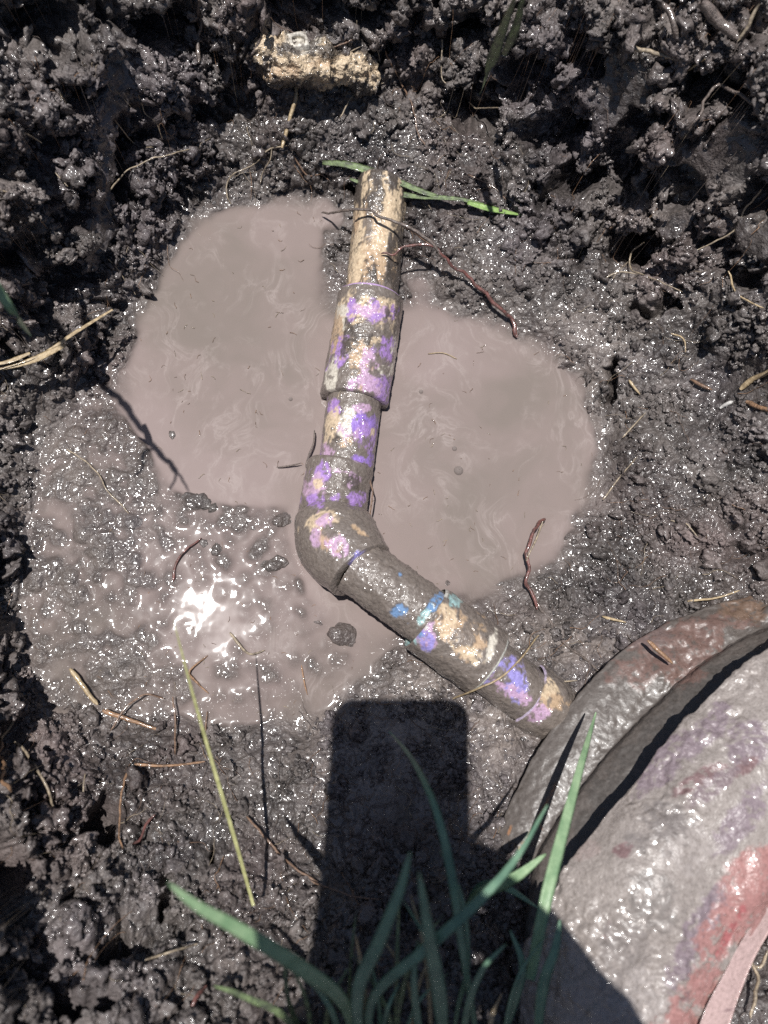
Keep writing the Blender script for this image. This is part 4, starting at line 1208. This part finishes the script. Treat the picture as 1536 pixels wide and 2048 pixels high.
sh = lambda a, b, z: (np.array(w(a, b, 0.004)) + np.array(SUN) / SUN.z * (z - .004))
tube('stem', [sh(150, 690, .30), sh(195, 745, .295), sh(250, 815, .285), sh(310, 890, .275), sh(345, 935, .27)], .0030, .0016, ROOTG, weed, 8)
tube('stem', [sh(345, 935, .27), sh(360, 955, .268), sh(378, 985, .266)], .0012, .0006, ROOTG, weed, 6)
tube('stem', [sh(345, 935, .27), sh(342, 960, .27), sh(335, 978, .27)], .0011, .0006, ROOTG, weed, 6)
tube('stem', [sh(300, 892, .278), sh(282, 905, .28), sh(278, 930, .28), sh(263, 950, .28)], .0013, .0009, ROOTG, weed, 6)
tube('stem', [sh(150, 690, .30), sh(60, 600, .31), sh(-120, 520, .27), np.array([-.36, .20, .16])], .0032, .0034, ROOTG, weed, 8)

# ------------------------------------------------------------------ lumps in the shallow water, bubbles
CLODM = mud_material('wet_clod', (0.06, .052, .047), (.17, .148, .136), fixed_wet=0.9)


def lump_mesh(seed, sub=3, amp=0.35):
    import bmesh
    bm = bmesh.new()
    bmesh.ops.create_icosphere(bm, subdivisions=sub, radius=1)
    co_ = np.array([v.co[:] for v in bm.verts])
    r_ = np.clip(1 + amp * fbm(co_ + seed * 3.3, 1.0, 4, seed, .6) * 0.6, .25, 2)
    for v, rr2, c_ in zip(bm.verts, r_, co_):
        v.co = Vector(c_ * rr2)
    me = bpy.data.meshes.new('lump')
    for f in bm.faces:
        f.smooth = True
    bm.to_mesh(me)
    bm.free()
    return me


LM = []
for k in range(4):
    me = lump_mesh(k + 1, 4, .5)
    me.materials.append(CLODM)
    LM.append(me)
LUMPS = [(685,1272,26,20,'round dark mud lump alone in the water below the elbow'), (342,868,9,12,'small mud lump alone in the left pool near its left shore'), (395,1000,26,20,'largest mud lump at the tip of the forked shadow'),
 (425,1015,14,12,'small mud lump touching the largest one near the forked shadow'), (565,1040,20,14,'slanting oblong mud lump between the elbow and the shallow flat'), (480,1030,26,10,'flat long mud lump in the shallows left of the elbow'),
 (550,1125,24,17,'ragged mud lump standing in the water just left of the elbow'), (505,1055,10,9,'pea sized mud lump near the elbow shallows'), (435,1098,14,12,'small round mud lump above the sun glint'),
 (405,1085,12,11,'mud lump just left of the small round one above the glint'), (640,1245,14,8,'low mud lump just under the water below the elbow'), (262,915,20,11,'wide mud lump right of the thick slanting shadow'),
 (270,1045,20,14,'mud lump carrying a scrap of straw on the left flat'), (895,1165,8,8,'small clod by the lower right shore next to the pipe'), (1010,1165,20,9,'glossy lump at the waterline beside the red root')]
for k, (a, b, rx_, ry_, lab) in enumerate(LUMPS):
    o = bpy.data.objects.new('mud_lump', LM[k % 4])
    COL.objects.link(o)
    c = w(a, b, .001)
    mm = (H - 0.001) / FPX * 1.06
    o.location = (c[0], c[1], -0.0012)
    o.scale = (rx_ * mm, ry_ * mm, min(rx_, ry_) * mm * .62)
    o.rotation_euler = (0, 0, (k * 37 % 60 - 30) * math.pi / 180)
    tag(o, lab, 'mud lump', 'mud lumps standing in the shallow water')
bm_, nt, p = new_mat('bubble_film')
p.inputs['Base Color'].default_value = (.3, .26, .24, 1)
p.inputs['Roughness'].default_value = 0.02
p.inputs['IOR'].default_value = 1.25
p.inputs['Alpha'].default_value = 0.28
p.inputs['Coat Weight'].default_value = 1.0
p.inputs['Coat Roughness'].default_value = 0.03
for a, b, r_, lab in [(917,941,.0030,'largest air bubble on the right pool'), (909,897,.0016,'smaller air bubble just above the largest one'), (108,1397,.0022,'air bubble on the lower left rim of the shallow pool'), (842,783,.0014,'tiny bubble left of centre in the right pool'), (581,798,.0013,'tiny bubble in the left pool beside the coupling'), (133,1411,.0011,'tiny bubble right of the rim bubble at lower left')]:
    V = []
    for i in range(9):
        t = i / 8 * math.pi / 2
        for j in range(20):
            u = j / 20 * 2 * math.pi
            V.append([r_ * math.cos(t) * math.cos(u) * 1.0, r_ * math.cos(t) * math.sin(u), r_ * math.sin(t) * .8])
    for i in range(9):
        t = (8 - i) / 8 * math.pi / 2
        for j in range(20):
            u = j / 20 * 2 * math.pi
            V.append([r_ * .93 * math.cos(t) * math.cos(u), r_ * .93 * math.cos(t) * math.sin(u), r_ * .93 * math.sin(t) * .8])
    o = mesh_obj('air_bubble', V, [tuple(f) for f in grid_faces(18, 20, True)], bm_)
    c = w(a, b, .0004)
    o.location = (c[0], c[1], 0.0006)
    tag(o, lab, 'bubble')

# ------------------------------------------------------------------ crumbs of soil (uncountable) and fibres
def scatter(name, pts, scl, rot, var, meshes, label):
    me = bpy.data.meshes.new(name)
    me.from_pydata([tuple(v) for v in pts], [], [])
    a = me.attributes.new('scl', 'FLOAT_VECTOR', 'POINT'); a.data.foreach_set('vector', np.asarray(scl, np.float32).ravel())
    a = me.attributes.new('rot', 'FLOAT_VECTOR', 'POINT'); a.data.foreach_set('vector', np.asarray(rot, np.float32).ravel())
    a = me.attributes.new('var', 'INT', 'POINT'); a.data.foreach_set('value', np.asarray(var, np.int32))
    o = bpy.data.objects.new(name, me)
    COL.objects.link(o)
    g = bpy.data.node_groups.new(name, 'GeometryNodeTree')
    g.interface.new_socket('Geometry', in_out='INPUT', socket_type='NodeSocketGeometry')
    g.interface.new_socket('Geometry', in_out='OUTPUT', socket_type='NodeSocketGeometry')
    gi = g.nodes.new('NodeGroupInput'); go_ = g.nodes.new('NodeGroupOutput')
    j = g.nodes.new('GeometryNodeGeometryToInstance')
    for k, m_ in enumerate(meshes):
        src = bpy.data.objects.new(name + '_piece', m_)
        oi = g.nodes.new('GeometryNodeObjectInfo')
        oi.inputs['Object'].default_value = src
        g.links.new(oi.outputs['Geometry'], j.inputs[0])
    ip = g.nodes.new('GeometryNodeInstanceOnPoints')
    ip.inputs['Pick Instance'].default_value = True

    def na(nm, ty):
        n = g.nodes.new('GeometryNodeInputNamedAttribute')
        n.data_type = ty
        n.inputs['Name'].default_value = nm
        return n.outputs['Attribute']
    g.links.new(gi.outputs[0], ip.inputs['Points'])
    g.links.new(j.outputs[0], ip.inputs['Instance'])
    g.links.new(na('var', 'INT'), ip.inputs['Instance Index'])
    e2r = g.nodes.new('FunctionNodeEulerToRotation')
    g.links.new(na('rot', 'FLOAT_VECTOR'), e2r.inputs[0])
    g.links.new(e2r.outputs[0], ip.inputs['Rotation'])
    g.links.new(na('scl', 'FLOAT_VECTOR'), ip.inputs['Scale'])
    g.links.new(ip.outputs[0], go_.inputs[0])
    md_ = o.modifiers.new('scatter', 'NODES')
    md_.node_group = g
    tag(o, label, None, None, 'stuff')
    return o


DRYM = mud_material('damp_crumb', fixed_wet=0.5)
WETM = mud_material('wet_crumb', fixed_wet=0.9)
CM = []
for k in range(5):
    me = lump_mesh(20 + k, 3, 1.35)
    me.materials.append(DRYM)
    CM.append(me)
CMW = []
for k in range(3):
    me = lump_mesh(30 + k, 3, .6)
    me.materials.append(WETM)
    CMW.append(me)
vis = core & (ppx > -120) & (ppx < 1660) & (ppy > -160) & (ppy < 2200)
prot = L1 * 0.7 + L2 * 0.6 + 0.4 * mid - 0.9 * hole - 1.2 * hol
clu = sstep(-0.25, 0.55, fbm(P, 0.010, 2, 77))
steep = 1 / np.clip(PN[:, 2], 0.25, 1)
dens = np.where(vis, (cr ** 1.6) * (0.15 + 1.0 * clu) * np.clip(0.35 + prot, 0.0, 1.5) * steep, 0)
dens = dens / dens.sum()
NC = 26000
pick = rng.choice(len(P2), NC, p=dens)
sz = 0.00045 + 0.0015 * rng.random(NC) ** 2.6 + 0.0034 * (rng.random(NC) ** 16)
pos = P2[pick] + PN[pick] * (sz * rng.uniform(0.0, 0.9, NC))[:, None] + rng.normal(0, .0004, (NC, 3))
scl = sz[:, None] * rng.uniform(.55, 1.5, (NC, 3))
scatter('soil_crumbs', pos, scl, rng.uniform(0, 6.28, (NC, 3)), rng.integers(0, 5, NC), CM, 'loose crumbs of dark clay covering the banks')
dens = np.where(vis & (s > 0.001), (1.15 - cr) * (0.10 + clu) * (0.2 + cr), 0)
dens = dens / dens.sum()
NC = 9000
pick = rng.choice(len(P2), NC, p=dens)
sz = 0.0005 + 0.0011 * rng.random(NC) ** 2.5
pos = P2[pick] + PN[pick] * (sz * rng.uniform(-0.5, 0.4, NC))[:, None]
scl = sz[:, None] * rng.uniform(.75, 1.3, (NC, 3))
scatter('wet_crumbs', pos, scl, rng.uniform(0, 6.28, (NC, 3)), rng.integers(0, 3, NC), CMW, 'glossy wet grains stuck in the slick mud')


def fibres(name, n, mats, sel, rmin, rmax, lmin, lmax, label, lift=.0008):
    Vs, Fs, Mi = [], [], []
    off = 0
    idx = rng.choice(len(P2), n, p=sel / sel.sum())
    for k, i in enumerate(idx):
        L = rng.uniform(lmin, lmax)
        a = rng.uniform(0, 6.28)
        m_ = 8
        pts = []
        x, y = P2[i, 0], P2[i, 1]
        for t in range(m_):
            pts.append([x, y, max(hz(x, y), 0) + lift * rng.uniform(0.2, 1.6)])
            a += rng.normal(0, .38)
            x += math.cos(a) * L / m_
            y += math.sin(a) * L / m_
        pts = np.array(pts)
        zs = pts[:, 2].copy()
        for t in range(1, m_ - 1):
            pts[t, 2] = min(max(zs[t], (zs[t - 1] + zs[t + 1]) / 2), zs[t] + .002)
        C = catmull(pts, 14)
        T, A, B = frames(C)
        R_ = np.linspace(1, .4, 14) * rng.uniform(rmin, rmax)
        th = np.linspace(0, 2 * np.pi, 4, endpoint=False)
        V = (C[:, None] + R_[:, None, None] * (np.cos(th)[None, :, None] * A[:, None] + np.sin(th)[None, :, None] * B[:, None])).reshape(-1, 3)
        F = grid_faces(14, 4, True) + off
        Vs.append(V); Fs.append(F); Mi += [k % len(mats)] * len(F)
        off += len(V)
    o = mesh_obj(name, np.vstack(Vs), np.vstack(Fs), None)
    for m_ in mats:
        o.data.materials.append(m_)
    o.data.polygons.foreach_set('material_index', np.array(Mi, np.int32))
    tag(o, label, None, None, 'stuff')
    return o


fibres('fine_rootlets', 950, [ROOTP, ROOTB, ROOTG, ROOTG, WOODY], np.where(vis & (s > .002), .35 + cr, 0), .00009, .00027, .006, .030, 'hair-fine rootlets and plant fibres strewn over the mud', .0016)
fibres('floating_bits', 260, [WOODY, ROOTP, ROOTB], np.where(vis & (s < -.003), 1.0, 0), .00010, .00022, .0012, .006, 'tiny plant fibres floating on the muddy water', .0004)

# ------------------------------------------------------------------ the phone that takes the picture and the hand that holds it (they cast the shadow)
def camspace(v):
    return CAMLOC + RM @ np.array(v, float)


phm = plain_material('phone_case', (.02, .02, .022), (.03, .03, .033), 50, .4, 0, 0)
phs = plain_material('phone_glass', (.01, .01, .012), (.015, .015, .018), 50, .08, 0, 0)
ph = empty('phone', camspace((0, -.05, .006)), 'dark phone held above the hole, known here by its straight-edged shadow', 'phone')
ph.rotation_euler = camo.rotation_euler
bpy.context.view_layer.update()


def rounded_slab(name, x0, x1, y0, y1, z0, z1, rad, mat, bev=.0012):
    out_ = []
    for cx, cy, a0 in ((x1 - rad, y1 - rad, 0), (x0 + rad, y1 - rad, 90), (x0 + rad, y0 + rad, 180), (x1 - rad, y0 + rad, 270)):
        for k in range(9):
            a = math.radians(a0 + k * 90 / 8)
            out_.append((cx, cy, math.cos(a), math.sin(a)))
    V = []
    for zz, rr2 in ((z0, rad - bev), (z0 + bev, rad), (z1 - bev, rad), (z1, rad - bev)):
        for cx, cy, c_, s_ in out_:
            V.append((cx + rr2 * c_, cy + rr2 * s_ + .05, zz - .006))
    n_ = len(out_)
    F = [tuple(f) for f in grid_faces(4, n_, True)] + [tuple(range(n_))[::-1], tuple(range(3 * n_, 4 * n_))]
    o = mesh_obj(name, V, F, mat, ph, smooth=False)
    return o


PX0, PX1, PY0, PY1 = -.0640, .0135, -.142, .0165
rounded_slab('phone_body', PX0, PX1, PY0, PY1, .003, .0115, .011, phm)
rounded_slab('screen', PX0 + .003, PX1 - .003, PY0 + .003, PY1 - .003, .0116, .0122, .009, phs, .0002)
hand = empty('person', camspace((.04, -.12, .01)), 'hand and forearm of the person holding the dark phone above the hole', 'person')
SK = plain_material('skin', (.42, .24, .17), (.55, .34, .25), 60, .5, 0, .0002, 900)


def skin_chain(name, joints, links, radii, parent):
    me = bpy.data.meshes.new(name)
    base_ = np.array(parent.location)
    me.from_pydata([tuple(camspace(j) - base_) for j in joints], links, [])
    me.materials.append(SK)
    o = bpy.data.objects.new(name, me)
    COL.objects.link(o)
    o.parent = parent
    md_ = o.modifiers.new('skin', 'SKIN')
    for k, r_ in enumerate(radii):
        me.skin_vertices[0].data[k].radius = (r_, r_ * .85)
    me.skin_vertices[0].data[0].use_root = True
    md_.use_smooth_shade = True
    sb = o.modifiers.new('sub', 'SUBSURF')
    sb.levels = sb.render_levels = 2
    return o


J = [(.040, -.105, .010), (.066, -.150, .020), (.095, -.205, .040), (.15, -.32, .09), (.22, -.44, .15),     # palm, wrist, forearm
     (.034, -.078, .014), (.018, -.066, .018), (-.006, -.062, .019), (-.026, -.060, .018),                     # thumb over the screen edge
     (.027, -.088, .002), (.018, -.080, -.009), (-.004, -.080, -.011), (-.022, -.082, -.009),                   # index under the back
     (.028, -.106, .001), (.018, -.102, -.010), (-.008, -.102, -.012), (-.030, -.103, -.009),
     (.028, -.124, .001), (.018, -.122, -.010), (-.008, -.123, -.012), (-.027, -.124, -.009),
     (.028, -.140, .001), (.017, -.140, -.009), (-.006, -.142, -.010), (-.020, -.143, -.008)]
E_ = [(0, 1), (1, 2), (2, 3), (3, 4), (0, 5), (5, 6), (6, 7), (7, 8)] + [(0, 9), (9, 10), (10, 11), (11, 12), (0, 13), (13, 14), (14, 15), (15, 16), (0, 17), (17, 18), (18, 19), (19, 20), (0, 21), (21, 22), (22, 23), (23, 24)]
RAD = [.027, .028, .030, .038, .044, .012, .0105, .0095, .008] + [.0095, .009, .008, .007] * 4
skin_chain('hand', J, E_, RAD, hand)
